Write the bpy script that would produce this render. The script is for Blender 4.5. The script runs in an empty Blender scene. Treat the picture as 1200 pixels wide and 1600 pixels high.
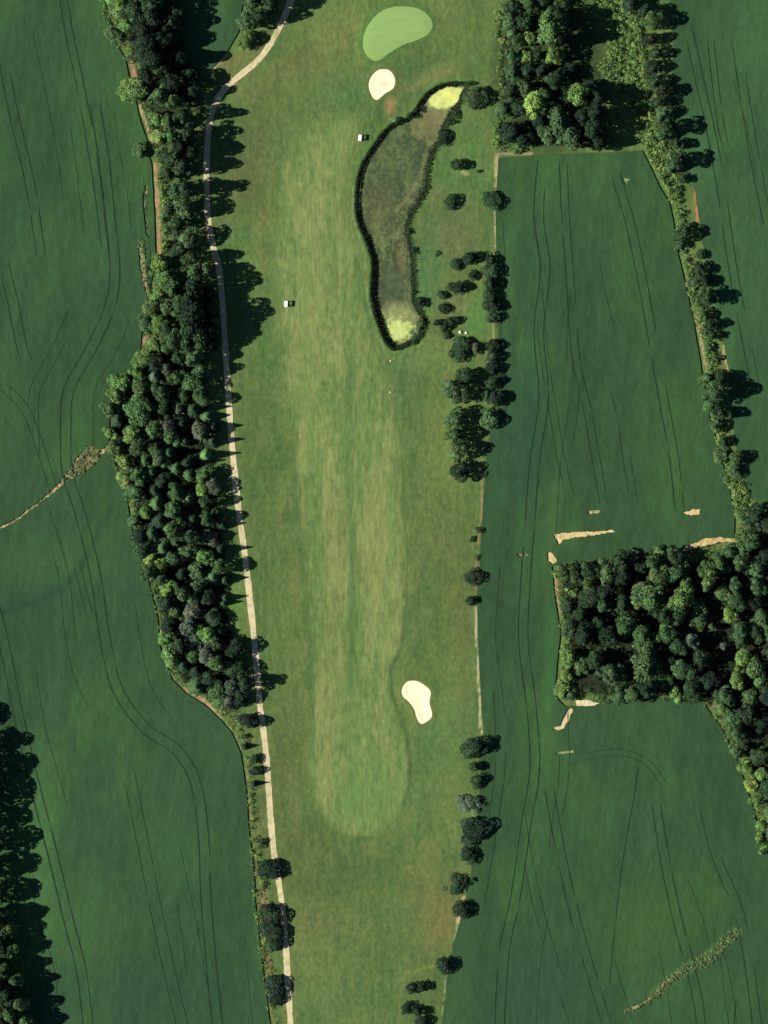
import bpy, math, random
import numpy as np
from mathutils import Vector
from mathutils.geometry import delaunay_2d_cdt

# ------------------------------------------------------------------ camera, light, exposure
S = 0.3                                   # metres per photograph pixel
def W(px, py): return ((px-600)*S, (800-py)*S)
scene = bpy.context.scene
col = scene.collection
R = random.Random(11)
CAM_Z = 2500.0
cam_d = bpy.data.cameras.new('camera'); cam = bpy.data.objects.new('camera', cam_d); col.objects.link(cam)
cam.location = (0, 0, CAM_Z)
cam_d.sensor_fit = 'VERTICAL'; cam_d.sensor_height = 24
cam_d.lens = 24*CAM_Z/480.0
cam_d.clip_start = 50; cam_d.clip_end = 6000
scene.camera = cam

SUN_EL, SUN_DIR = math.radians(33), math.radians(5)     # light travels east and a touch north
sd = Vector((math.cos(SUN_EL)*math.cos(SUN_DIR), math.cos(SUN_EL)*math.sin(SUN_DIR), -math.sin(SUN_EL)))
sl = bpy.data.lights.new('sun', 'SUN'); sl.energy = 5.0; sl.angle = math.radians(0.5); sl.color = (1.0, 0.965, 0.90)
so = bpy.data.objects.new('sun', sl); col.objects.link(so); so.rotation_euler = sd.to_track_quat('-Z', 'Y').to_euler()
so.location = (-300, 0, 400)
world = bpy.data.worlds.new('World'); scene.world = world; world.use_nodes = True
wn = world.node_tree; bg = wn.nodes['Background']
sky = wn.nodes.new('ShaderNodeTexSky'); sky.sky_type = 'NISHITA'; sky.sun_disc = False
sky.sun_elevation = SUN_EL; sky.sun_rotation = math.radians(265); sky.air_density = .7; sky.dust_density = .1; sky.ozone_density = 3.0; sky.altitude = 400
wn.links.new(sky.outputs[0], bg.inputs[0]); bg.inputs[1].default_value = 0.05
vs = scene.view_settings
vs.view_transform = 'Standard'; vs.look = 'None'; vs.exposure = 0.76; vs.gamma = 1; vs.use_curve_mapping = False
scene.cycles.max_bounces = 4; scene.cycles.diffuse_bounces = 2

# ------------------------------------------------------------------ helpers
K = 1.43                                  # white reflectance -> picture value under this sun and exposure
def lin1(v):
    v = v/255.0
    return v/12.92 if v <= 0.04045 else ((v+0.055)/1.055)**2.4
def alb(r, g, b, k=1.0): return tuple(min(0.8, lin1(c)/K*k) for c in (r, g, b))
def albn(a): return np.array(alb(*a))

def tag(o, label=None, cat=None, group=None, kind=None):
    if label: o['label'] = label
    if cat: o['category'] = cat
    if group: o['group'] = group
    if kind: o['kind'] = kind
    return o

class VN:                                  # smooth value noise
    def __init__(s, seed, n=256):
        s.n = n; s.g = np.random.RandomState(seed).rand(n, n)
    def __call__(s, x, y):
        xi = np.floor(x).astype(int); yi = np.floor(y).astype(int)
        fx = x-xi; fy = y-yi; fx = fx*fx*(3-2*fx); fy = fy*fy*(3-2*fy); n = s.n
        a = s.g[xi % n, yi % n]; b = s.g[(xi+1) % n, yi % n]; c = s.g[xi % n, (yi+1) % n]; d = s.g[(xi+1) % n, (yi+1) % n]
        return (a*(1-fx)+b*fx)*(1-fy)+(c*(1-fx)+d*fx)*fy
def fbm(vn, x, y, o=4):
    t = 0; a = 1; w = 0
    for i in range(o):
        t = t+a*vn(x*2**i+i*17.3, y*2**i+i*9.1); w += a; a *= .55
    return t/w
N1, N2, N3, N4 = VN(1), VN(2), VN(3), VN(4)

def smooth_poly(pts, n=4, closed=True):    # Catmull-Rom through the points
    out = []; m = len(pts)
    rng = range(m) if closed else range(m-1)
    for i in rng:
        g = (lambda k: pts[k % m]) if closed else (lambda k: pts[max(0, min(m-1, k))])
        p0, p1, p2, p3 = g(i-1), g(i), g(i+1), g(i+2)
        for j in range(n):
            t = j/n
            out.append(tuple(0.5*((2*p1[c])+(-p0[c]+p2[c])*t+(2*p0[c]-5*p1[c]+4*p2[c]-p3[c])*t*t+(-p0[c]+3*p1[c]-3*p2[c]+p3[c])*t**3) for c in (0, 1)))
    if not closed: out.append(tuple(pts[-1][:2]))
    return out
def rough_poly(pts, amp=1.5, step=4, seed=0):   # ragged edge
    rr = random.Random(seed); out = []; m = len(pts)
    for i in range(m):
        a, b = pts[i], pts[(i+1) % m]
        L = math.dist(a, b); k = max(1, int(L/step))
        for j in range(k):
            t = j/k; out.append((a[0]+(b[0]-a[0])*t+rr.uniform(-amp, amp), a[1]+(b[1]-a[1])*t+rr.uniform(-amp, amp)))
    return out
def inside(poly, x, y):
    x = np.asarray(x, float); y = np.asarray(y, float); c = np.zeros(x.shape, bool); m = len(poly); j = m-1
    for i in range(m):
        xi, yi = poly[i]; xj, yj = poly[j]
        if yi != yj:
            c ^= ((yi > y) != (yj > y)) & (x < (xj-xi)*(y-yi)/(yj-yi)+xi)
        j = i
    return c
def dist_line(pts, x, y, closed=False):
    x = np.asarray(x, float); y = np.asarray(y, float); d = np.full(x.shape, 1e9); m = len(pts)
    for i in range(m if closed else m-1):
        ax, ay = pts[i][:2]; bx, by = pts[(i+1) % m][:2]; dx, dy = bx-ax, by-ay
        t = np.clip(((x-ax)*dx+(y-ay)*dy)/(dx*dx+dy*dy+1e-12), 0, 1)
        d = np.minimum(d, (x-ax-t*dx)**2+(y-ay-t*dy)**2)
    return np.sqrt(d)
def sdist(poly, x, y):                     # positive inside
    d = dist_line(poly, x, y, True); return np.where(inside(poly, x, y), d, -d)
def sstep(t): t = np.clip(t, 0, 1); return t*t*(3-2*t)

# ------------------------------------------------------------------ outlines, all in photograph pixels
POND = smooth_poly([(735,131),(715,128),(690,131),(668,143),(654,160),(644,176),(630,186),(612,193),(598,205),(585,222),(573,240),(562,262),(556,290),(554,318),(557,345),(566,368),(575,390),(580,412),(579,435),(578,460),(582,485),(590,510),(598,530),(610,545),(622,547),(640,540),(655,530),(664,515),(665,495),(655,478),(650,465),(650,440),(648,410),(645,385),(640,365),(640,350),(647,335),(657,320),(666,305),(670,290),(672,270),(675,250),(682,235),(690,220),(695,205),(701,190),(711,174),(722,158),(726,145)], 3)
GREEN = smooth_poly([(626,10),(652,13),(670,25),(676,40),(668,54),(648,64),(630,70),(610,82),(590,95),(576,90),(568,76),(568,58),(576,38),(590,22),(606,13)], 5)
BUNK_R = smooth_poly([(600,108),(610,111),(617,123),(615,137),(602,146),(589,156),(581,150),(576,134),(580,120),(590,110)], 5)
BUNK_P = smooth_poly([(645,1063.5),(655,1065.5),(670,1076),(673,1085),(671,1098),(675,1119),(660,1131),(652,1124),(647,1108),(638,1096),(629.5,1088),(628,1077),(635,1066)], 5)
FAIRWAY = smooth_poly([(470,205),(505,178),(540,178),(560,192),(556,225),(545,260),(540,300),(545,350),(558,400),(568,450),(576,500),(588,550),(606,600),(624,680),(632,780),(636,880),(634,950),(630,1000),(613,1042),(612,1080),(624,1120),(635,1150),(640,1200),(634,1250),(612,1290),(572,1307),(530,1300),(502,1272),(488,1225),(484,1160),(487,1100),(483,1000),(476,900),(464,800),(456,700),(442,600),(432,500),(428,400),(432,320),(444,255)], 4)
PATH = smooth_poly([(475,-40),(455,0),(438,40),(418,75),(400,97),(376,117),(352,138),(335,165),(326,200),(323,250),(323,300),(326,350),(333,385),(342,420),(348,480),(353,560),(357,620),(363,700),(372,790),(383,870),(392,950),(400,1030),(406,1100),(414,1160),(419,1220),(423,1280),(429,1340),(439,1400),(446,1470),(450,1540),(454,1600),(458,1680)], 4, False)
PATHW = 4.7                                # half width, pixels
FIELD_W = [(-200,-200),(150,-200),(158,-20),(168,20),(182,70),(196,92),(203,130),(214,165),(219,190),(229,218),(231,240),(236,256),(239,300),(241,340),(243,396),(238,430),(231,470),(222,500),(220,535),(214,580),(190,600),(172,640),(170,690),(182,730),(196,762),(206,830),(226,885),(245,960),(250,1010),(268,1062),(290,1083),(318,1100),(345,1125),(362,1145),(376,1178),(384,1230),(389,1300),(396,1350),(398,1400),(404,1460),(411,1520),(422,1600),(428,1800),(-200,1800)]
FIELD_N = [(262,-200),(385,-200),(380,0),(372,50),(352,85),(326,111),(300,104),(285,60),(270,20)]
FIELD_E = [(779,247),(830,244),(1003,236),(1016,262),(1030,292),(1046,318),(1052,350),(1060,400),(1072,450),(1084,505),(1096,580),(1108,650),(1122,700),(1138,760),(1148,802),(1146,842),(1110,852),(1080,862),(1062,868),(1030,858),(1000,866),(960,872),(920,876),(880,880),(862,884),(866,930),(875,990),(870,1040),(866,1085),(882,1104),(900,1104),(920,1098),(960,1096),(1040,1090),(1100,1100),(1128,1140),(1150,1185),(1170,1240),(1184,1290),(1194,1325),(1225,1380),(1400,1420),(1400,1800),(684,1800),(690,1600),(698,1530),(708,1475),(722,1430),(736,1370),(742,1310),(748,1260),(752,1200),(756,1150),(752,1100),(747,1000),(745,940),(750,890),(752,830),(757,760),(762,700),(772,640),(778,560),(778,480),(776,400),(774,320)]
FIELD_NE = [(1045,-200),(1046,-10),(1052,80),(1050,160),(1062,215),(1074,280),(1086,300),(1094,350),(1098,380),(1110,420),(1118,470),(1128,520),(1138,575),(1146,640),(1150,700),(1160,745),(1172,775),(1200,800),(1400,815),(1400,-200)]
# things that break the crop: bare soil, gullies and tyre tracks (all real gaps in the crop)
GULLY = rough_poly([(-10,827),(20,813),(50,790),(80,766),(98,748),(108,730),(122,712),(140,696),(156,704),(172,693),(176,699),(158,711),(146,728),(128,740),(108,749),(83,770),(54,793),(23,816),(-10,831)], 1.5, 3, 3)
PATCHES = [GULLY,
  rough_poly([(864,835),(885,832),(920,831),(958,828),(961,831),(930,836),(898,840),(880,844),(872,851),(869,846),(866,841)], 1.4, 3, 1),
  rough_poly([(855,862),(862,864),(870,876),(862,882),(855,876)], 1, 3, 2),
  rough_poly([(1066,802),(1080,796),(1094,795),(1092,804),(1078,806)], 1, 3, 4),
  rough_poly([(1062,858),(1076,852),(1090,846),(1100,841),(1118,839),(1146,842),(1148,846),(1122,847),(1104,852),(1090,856),(1066,863)], 1.3, 3, 5),
  rough_poly([(862,1137),(874,1134),(880,1120),(888,1106),(896,1108),(888,1126),(880,1138),(868,1141)], 1.2, 4, 6),
  rough_poly([(900,1095),(920,1094),(936,1100),(920,1104),(902,1103)], 1, 3, 7),
  rough_poly([(918,798),(938,797),(936,802),(920,803)], 1, 3, 8),
  rough_poly([(970,1581),(990,1572),(1008,1563),(1026,1547),(1036,1534),(1052,1521),(1066,1512),(1068,1515),(1056,1525),(1040,1540),(1028,1552),(1010,1568),(992,1577),(974,1583)], 1.6, 3, 9),
  rough_poly([(807,865),(822,864),(826,868),(812,871)], 1, 3, 10),
  rough_poly([(972,279),(984,279),(978,288),(973,286)], 1, 3, 12),
  rough_poly([(868,1176),(896,1172),(896,1175),(870,1179)], .8, 3, 13),
  rough_poly([(216,378),(222,372),(226,400),(230,440),(236,470),(231,474),(225,450),(218,420)], .8, 4, 14),
  rough_poly([(226,290),(232,290),(228,310),(230,340),(234,372),(228,368),(224,335),(222,310)], .5, 4, 15)]
# tracks: list of (points, gap between wheels px, groove width m, drop-out probability)
TRK = [
 ([(97,-20),(108,50),(125,130),(143,230),(157,320),(166,400)], 12, .34, .35),
 ([(148,160),(163,250),(172,340),(180,420),(172,480),(140,550),(108,610),(103,680),(106,740),(125,800),(150,900),(165,1000),(185,1080),(230,1140),(275,1170),(305,1220),(318,1300),(322,1400),(330,1500),(342,1620)], 16, .42, .12),
 ([(0,60),(20,170),(48,290),(64,400)], 14, .34, .3),
 ([(5,410),(20,470),(34,540),(45,570)], 16, .3, .3),
 ([(-15,920),(8,1010),(32,1130),(58,1240),(84,1340),(108,1440),(128,1520),(140,1620)], 15, .40, .1),
 ([(0,600),(40,640),(70,720),(85,770)], 13, .18, .5),
 ([(200,1200),(214,1270),(232,1360),(248,1440),(270,1540),(290,1620)], 18, .24, .4),
 ([(120,880),(140,960)], 10, .2, .3),
 ([(962,272),(985,350),(1004,440),(1022,540),(1040,640),(1054,720),(1062,800)], 14, .36, .25),
 ([(880,250),(884,340),(892,450),(900,560),(918,640),(932,720),(944,790)], 12, .3, .35),
 ([(848,250),(842,340),(852,420),(842,520),(850,620),(836,720),(828,820),(822,900),(818,1000),(830,1100),(836,1200),(822,1290),(806,1400),(788,1490),(780,1620)], 15, .38, .2),
 ([(858,1230),(876,1330),(896,1420),(918,1500),(948,1600)], 14, .32, .25),
 ([(1025,1255),(1042,1360),(1062,1450),(1076,1500),(1090,1560),(1098,1620)], 14, .34, .25),
 ([(1000,1180),(992,1240),(974,1340),(962,1440),(952,1540)], 0, .3, .3),
 ([(1100,1260),(1120,1340),(1150,1410),(1165,1470),(1178,1560),(1185,1620)], 14, .3, .3),
 ([(1150,1560),(1144,1640)], 0, .4, 0),
 ([(885,1190),(960,1175),(1010,1190),(1040,1230)], 10, .2, .5),
 ([(1075,40),(1092,120),(1110,200),(1128,300),(1142,400),(1160,500),(1180,600)], 13, .32, .3),
 ([(1150,60),(1165,160),(1180,250),(1200,350)], 14, .28, .35),
 ([(1110,60),(1124,180),(1134,230)], 10, .24, .4),
 ([(1120,660),(1140,690)], 0, .2, .3),
]
BELT = [(222,556),(190,596),(178,640),(178,690),(200,735),(212,790),(216,850),(236,905),(252,960),(262,1020),(285,1060),(320,1085),(345,1100),(372,1112),(366,1060),(364,1000),(352,950),(350,900),(346,850),(338,800),(334,750),(326,700),(324,640),(320,590),(318,560)]
SEWOOD = [(880,892),(920,884),(960,876),(1000,872),(1060,870),(1085,885),(1120,872),(1160,850),(1180,815),(1240,800),(1240,1400),(1212,1330),(1202,1260),(1180,1200),(1152,1140),(1116,1095),(1060,1082),(1000,1085),(960,1084),(920,1080),(888,1060),(892,1000),(884,940)]

# ------------------------------------------------------------------ relief of the land
def relief(px, py):
    px = np.asarray(px, float); py = np.asarray(py, float)
    h = 0.9*(fbm(N1, px/260+3, py/300+7, 2)-.5)+0.28*(fbm(N2, px/95, py/120, 2)-.5)
    def local(poly, pad, f):
        xs = [p[0] for p in poly]; ys = [p[1] for p in poly]
        m = (px > min(xs)-pad) & (px < max(xs)+pad) & (py > min(ys)-pad) & (py < max(ys)+pad)
        if m.any(): h[m] += f(sdist(poly, px[m], py[m])*S)
    h = np.array(h)
    local(POND, 20, lambda d: -1.9*sstep((d+0.2)/3.2))
    local(GREEN, 40, lambda d: 0.55*sstep((d+6)/10))
    for b in (BUNK_R, BUNK_P):
        local(b, 30, lambda d: np.where(d > 0, -0.60*sstep(d/3.5+.3), 0.28*sstep((d+4)/4)-0.0*d)-np.where(d > 0, -0.28, 0.0))
    return h
def base_relief(px, py):                  # the same without pond and bunkers
    px = np.asarray(px, float); py = np.asarray(py, float)
    return 0.9*(fbm(N1, px/260+3, py/300+7, 2)-.5)+0.28*(fbm(N2, px/95, py/120, 2)-.5)
def bunker_relief(px, py):
    h = base_relief(px, py)
    for b in (BUNK_R, BUNK_P):
        d = sdist(b, px, py)*S
        h = np.where(d > -3, h+0.30-0.22*sstep(d/4.5), h)
    return h

# ------------------------------------------------------------------ colour of the turf (dry, lush and worn areas)
def blend(c, m, rgb): return c*(1-m[..., None])+albn(rgb)*m[..., None]
def ell(px, py, cx, cy, rx, ry, ang=0, soft=.6):
    a = math.radians(ang); dx, dy = px-cx, py-cy
    u = dx*math.cos(a)+dy*math.sin(a); v = -dx*math.sin(a)+dy*math.cos(a)
    return sstep((1+soft-np.sqrt((u/rx)**2+(v/ry)**2))/(2*soft))
SPOTS = [ # cx cy rx ry angle rgb strength
 (395,250,38,90,8,(98,104,62),.8),(370,210,30,40,0,(80,110,58),.5),(460,120,60,40,-30,(104,122,66),.6),(540,90,50,40,-20,(98,120,66),.5),
 (540,150,50,30,0,(80,116,66),.6),(655,110,30,20,-25,(72,104,56),.7),(690,112,44,12,-28,(128,134,80),.7),(640,180,40,9,-35,(116,132,72),.6),
 (720,60,40,50,0,(94,118,62),.6),(500,20,70,25,0,(112,132,70),.6),(610,165,8,12,0,(176,136,96),.7),(598,100,36,8,-30,(96,128,66),.5),
 (560,60,10,60,10,(110,136,66),.6),(622,2,60,8,0,(94,126,64),.7),
 (700,350,50,60,0,(98,112,66),.7),(720,280,35,22,0,(86,122,66),.6),(735,240,40,60,0,(86,124,64),.6),(690,380,40,22,0,(108,112,70),.7),
 (670,420,22,60,0,(76,118,68),.7),(710,480,26,36,0,(110,118,70),.6),(745,500,18,40,10,(86,130,66),.8),(740,540,30,14,0,(104,122,66),.5),
 (660,560,50,22,0,(112,138,74),.6),(625,600,26,50,0,(76,108,64),.7),(575,620,14,44,4,(76,108,60),.7),(700,690,34,80,0,(116,134,68),.75),
 (640,560,30,20,0,(98,126,70),.5),(655,760,30,120,-2,(104,122,66),.5),(700,840,36,80,0,(96,112,60),.7),(640,720,16,70,4,(84,116,66),.5),
 (720,960,30,80,0,(98,108,60),.7),(670,950,24,70,0,(84,110,58),.6),(700,1040,36,40,0,(100,122,64),.5),(690,1150,40,60,0,(88,124,66),.6),
 (680,1110,24,30,-30,(106,134,70),.5),(660,1220,28,70,0,(82,116,64),.6),(700,1280,30,40,0,(106,126,68),.5),(480,1350,50,70,0,(88,102,56),.75),
 (540,1370,44,36,-10,(78,104,58),.7),(600,1400,50,40,0,(92,114,60),.5),(670,1420,34,70,0,(110,116,64),.8),(690,1440,24,34,0,(122,112,66),.6),
 (560,1500,50,60,0,(86,110,58),.6),(500,1500,30,60,0,(102,120,66),.6),(600,1560,60,50,0,(86,116,62),.6),(500,1570,40,40,0,(80,112,62),.6),
 (505,1520,48,50,0,(110,128,70),.55),(625,1440,30,40,0,(100,124,66),.5),(670,1570,34,50,0,(84,104,58),.6),(520,1440,50,30,0,(104,116,66),.5),(450,1180,24,120,3,(92,106,58),.7),
 (425,1000,18,110,2,(84,110,58),.6),(410,800,24,160,4,(80,108,56),.7),(390,620,26,100,0,(84,106,56),.6),(440,850,18,120,4,(96,118,62),.5),
 (370,470,20,80,0,(94,120,64),.6),(420,560,40,60,0,(86,118,62),.6),(375,400,24,60,0,(86,122,62),.6),(350,1200,20,40,0,(96,110,60),.5),
 (410,1250,14,60,0,(102,108,64),.6),(370,950,14,90,2,(104,136,64),.6),(410,60,30,14,-45,(104,110,66),.5),(520,60,46,30,-30,(122,132,72),.55),(480,95,30,26,-30,(98,106,62),.6),(430,120,44,16,-40,(106,110,64),.55),(690,30,24,34,0,(112,126,70),.5),(740,110,26,30,0,(84,112,60),.5),(440,450,16,110,0,(88,118,64),.6),
 (470,300,20,80,6,(124,138,80),.6),(515,250,24,40,0,(136,140,84),.7),(500,330,16,40,0,(140,138,86),.6),(480,400,26,90,2,(116,138,78),.6),
 (395,110,20,20,-45,(88,118,62),.5),(450,230,26,60,10,(90,118,64),.6),
 (360,120,40,12,-42,(110,104,66),.3),
]
def paint(px, py, fair=None):
    c = np.zeros(px.shape+(3,))+albn((94,118,62))
    n = fbm(N3, px/60, py/90, 4)
    c = blend(c, sstep((n-.5)*4)*.55, (106,124,66)); c = blend(c, sstep((.47-n)*5)*.5, (76,106,56))
    mt = fbm(N4, px/24+9, py/34, 4); c = blend(c, sstep((mt-.52)*7)*.42, (118,124,72)); c = blend(c, sstep((.45-mt)*7)*.35, (74,104,56))
    for cx, cy, rx, ry, a, rgb, k in SPOTS:
        c = blend(c, ell(px, py, cx, cy, rx, ry, a, .75)*k, rgb)
    # fairway: mown, drier, with streaks along its length
    xm = 505+(py-250)*.058
    core = sstep((95-np.abs(px-xm-np.where(py > 500, 16, -12)))/50)*sstep((py-170)/60)*sstep((1320-py)/40)
    c = blend(c, core*.28, (122,142,78))
    sdf = sdist(FAIRWAY, px, py); wd = np.interp(py, [0, 900, 1100, 1400], [38, 34, 16, 13]); f = sstep((sdf+wd*.3+(fbm(N3, px/18, py/26, 3)-.5)*wd*.7)/wd)
    c = blend(c, f*.55, (119,143,78)); sp = fbm(N2, px/5.5, py/8, 3); c = blend(c, f*sstep((.46-sp)*9)*.4, (84,116,62)); c = blend(c, f*sstep((sp-.54)*9)*.35, (146,152,96))
    wob = fbm(N1, px/40, py/60, 2)*3.0; st = fbm(N4, px/9+py*.004+wob, py/110, 3); bl = fbm(N3, px/34+40, py/70, 3); c = blend(c, f*sstep((bl-.52)*6)*.5, (134,148,84)); c = blend(c, f*sstep((.45-bl)*6)*.4, (100,130,70))
    c = blend(c, f*sstep((st-.5)*6)*.42, (144,150,92)); c = blend(c, f*sstep((.47-st)*7)*.4, (92,126,66))
    r1 = fbm(N1, px/6, py/30, 3); c = blend(c, (1-f)*sstep((r1-.53)*7)*.3, (114,128,74)); c = blend(c, (1-f)*sstep((.46-r1)*7)*.3, (70,98,54))
    ln = smooth_poly([(548,560),(545,700),(548,820),(552,930),(550,1010),(545,1080)], 3, False)
    c = blend(c, f*sstep((11-dist_line(ln, px, py))/9)*.7, (86,118,66))
    ln = smooth_poly([(456,690),(466,820),(478,930),(486,1040),(488,1180)], 3, False)
    c = blend(c, sstep((7-dist_line(ln, px, py))/6)*.55, (82,108,60))
    ln = smooth_poly([(632,950),(628,1010),(611,1046),(612,1082),(626,1122),(637,1160),(640,1215),(630,1262)], 3, False)
    c = blend(c, sstep((6-dist_line(ln, px, py))/5)*.7, (78,104,56))
    ln = smooth_poly([(580,510),(565,460),(556,405)], 3, False)
    c = blend(c, sstep((8-dist_line(ln, px, py))/6)*.5, (80,114,64))
    c = blend(c, f*ell(px, py, 575, 1240, 50, 55)*.5, (104,138,72))
    c = blend(c, f*ell(px, py, 520, 1030, 18, 110)*.35, (140,142,84))
    c = blend(c, f*ell(px, py, 505, 1230, 10, 60, 6)*.5, (134,142,82))
    c = blend(c, f*ell(px, py, 590, 830, 30, 100)*.35, (140,148,84))
    c = blend(c, f*ell(px, py, 525, 850, 20, 90)*.3, (142,140,84))
    c = blend(c, f*ell(px, py, 480, 560, 22, 130, 3)*.4, (128,146,80))
    # collar of the green, ring round the pond with its bank painted dark as shaded, worn rims of the bunkers
    d = sdist(GREEN, px, py); c = blend(c, sstep((d+9)/4)*.75, (84,122,60))
    d = sdist(POND, px, py); c = blend(c, sstep((d+9)/6)*.6, (92,128,62)); c = blend(c, sstep((d+1)/3)*.95, (30,34,22))
    for b in (BUNK_R, BUNK_P):
        d = sdist(b, px, py); c = blend(c, sstep((d+6)/4)*.55, (112,112,64))
    # trodden soil under crops and woods, woods darkened for tree shade, verges of the fields
    soil = np.zeros(px.shape)
    for fpoly in (FIELD_W, FIELD_N, FIELD_E, FIELD_NE): soil = np.maximum(soil, sstep((sdist(fpoly, px, py)+2)/3))
    c = blend(c, soil*.95, (52,70,42))
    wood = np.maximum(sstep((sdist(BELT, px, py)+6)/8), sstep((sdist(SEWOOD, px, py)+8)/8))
    c = blend(c, wood*.95, (36,44,28)); nwd = ell(px, py, 262, 110, 52, 110, 0, .5)*(px < 316); c = blend(c, nwd*.9, (40,50,30)); nwd = ell(px, py, 860, 110, 88, 130, 0, .2); c = blend(c, nwd*.8, (46,60,34))  # belt gap and top wood floor also painted dark to stand for shadow
    for ln, w, rgb, k in VERGES:
        dd = dist_line(ln, px, py); j = (fbm(N2, px/5, py/7, 2)-.5)*w*1.2
        c = blend(c, sstep((w+j-dd)/(w*.5+1))*k, rgb)
    m = fbm(N2, px/4.5, py/6, 2); return c*(0.86+0.28*m)[..., None]
RED, TAN, PALE = (178,142,108), (190,172,120), (204,196,148)
VERGES = [(PATH, 7.5, (128,126,78), .45),
 ([(203,85),(212,125)], 4.5, RED, .95), ([(218,165),(232,205)], 3.5, TAN, .9), ([(234,212),(240,228)], 4, TAN, .9),
 ([(243,256),(244,300),(247,345),(250,400)], 4.5, RED, .9), ([(228,528),(222,536)], 5, RED, .9),
 ([(252,985),(255,1000)], 4, PALE, .9), ([(290,1076),(315,1092),(335,1110)], 3.5, RED, 1), ([(318,1094),(334,1108),(360,1142),(376,1172)], 2.5, TAN, .8),
 ([(384,1190),(392,1290),(400,1360),(405,1420),(412,1500),(424,1600)], 4, (122,124,74), .8), ([(411,1385),(415,1420)], 4.5, RED, .8), ([(418,1490),(423,1520)], 4, (150,120,84), .8),
 ([(354,84),(340,97),(326,112)], 4.5, TAN, .95), ([(352,100),(372,92)], 9, (118,112,66), .7),
 ([(776,244),(776,290)], 4, TAN, .9), ([(776,241),(830,240)], 2.5, (176,150,124), .9), ([(774,330),(773,395)], 1.8, PALE, .7), ([(772,500),(770,530)], 1.8, PALE, .5),
 ([(752,720),(754,760),(752,815),(746,850)], 2.2, (170,140,100), .8), ([(745,870),(744,920)], 3, (160,120,96), .8),
 ([(743,940),(745,1000),(749,1080),(752,1145)], 2.2, PALE, .95), ([(736,1240),(738,1312)], 2, PALE, .6),
 ([(725,1402),(716,1440)], 4, (205,170,130), .95), ([(716,1440),(706,1500),(698,1530),(691,1600)], 2, (160,168,120), .9),
 ([(1083,283),(1090,345)], 3.2, (190,130,90), 1), ([(1130,540),(1138,582)], 3, TAN, .9), ([(1090,495),(1097,540),(1104,580)], 2.6, (186,160,120), .9),
 ([(1116,668),(1124,700)], 2.5, (150,130,100), .8), ([(868,905),(870,925),(876,955)], 4.5, RED, .85), ([(890,868),(905,872)], 4, PALE, .9),
 ([(1108,1100),(1120,1104)], 4, (150,120,96), .9), ([(398,1455),(394,1462)], 4, TAN, .8), ([(722,268),(730,272)], 4, TAN, .6),
 ([(684,1508),(634,1520),(624,1560),(622,1600)], 3, (124,134,78), .6), ([(748,268),(752,269)], 2, (120,110,70), .6),
 ([(610,186),(620,192)], 1.6, (190,204,180), .7), ([(698,592),(700,590)], 5, (150,120,80), .6),
 ([(678,520),(648,545),(612,562)], 1.6, (150,160,100), .4), ([(552,290),(552,340),(570,400),(574,470),(594,530),(606,556)], 2, (140,160,104), .6),
]

# ------------------------------------------------------------------ materials
def mat_turf(name, grain=.18, sx=.9, sy=.25, bump=.25, gloss=.15):
    m = bpy.data.materials.new(name); m.use_nodes = True; nt = m.node_tree; b = nt.nodes['Principled BSDF']
    b.inputs['Roughness'].default_value = .95; b.inputs['Specular IOR Level'].default_value = gloss
    at = nt.nodes.new('ShaderNodeAttribute'); at.attribute_name = 'Col'
    tc = nt.nodes.new('ShaderNodeTexCoord'); mp = nt.nodes.new('ShaderNodeMapping'); mp.inputs['Scale'].default_value = (sx, sy, 1)
    nz = nt.nodes.new('ShaderNodeTexNoise'); nz.inputs['Scale'].default_value = 1; nz.inputs['Detail'].default_value = 5; nz.inputs['Roughness'].default_value = .65
    nt.links.new(tc.outputs['Object'], mp.inputs[0]); nt.links.new(mp.outputs[0], nz.inputs['Vector'])
    mr = nt.nodes.new('ShaderNodeMapRange'); mr.inputs['From Min'].default_value = .3; mr.inputs['From Max'].default_value = .7
    mr.inputs['To Min'].default_value = 1-grain; mr.inputs['To Max'].default_value = 1+grain
    nt.links.new(nz.outputs['Fac'], mr.inputs['Value'])
    vm = nt.nodes.new('ShaderNodeVectorMath'); vm.operation = 'SCALE'
    nt.links.new(at.outputs['Color'], vm.inputs[0]); nt.links.new(mr.outputs[0], vm.inputs['Scale'])
    nt.links.new(vm.outputs[0], b.inputs['Base Color'])
    if bump:
        bp = nt.nodes.new('ShaderNodeBump'); bp.inputs['Strength'].default_value = bump; bp.inputs['Distance'].default_value = .25
        nt.links.new(nz.outputs['Fac'], bp.inputs['Height']); nt.links.new(bp.outputs[0], b.inputs['Normal'])
    return m
M_TURF = mat_turf('turf', .25, .7, .35, .35)
M_FAIR = mat_turf('mown_turf', .26, .8, .16, .25)
M_CROP = mat_turf('crop_leaves', .20, .55, .16, .4)
M_SAND = mat_turf('bunker_sand', .03, .8, .8, .15)
M_GRAVEL = mat_turf('gravel', .08, .9, .9, .3)
M_SOIL = mat_turf('bare_soil', .3, .9, .5, .12)
M_GREEN = mat_turf('close_mown_green', .045, .12, .8, 0)
M_WATER = mat_turf('murky_water', .26, .6, .4, .1, .15)
M_WATER.node_tree.nodes['Principled BSDF'].inputs['Roughness'].default_value = .5

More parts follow.
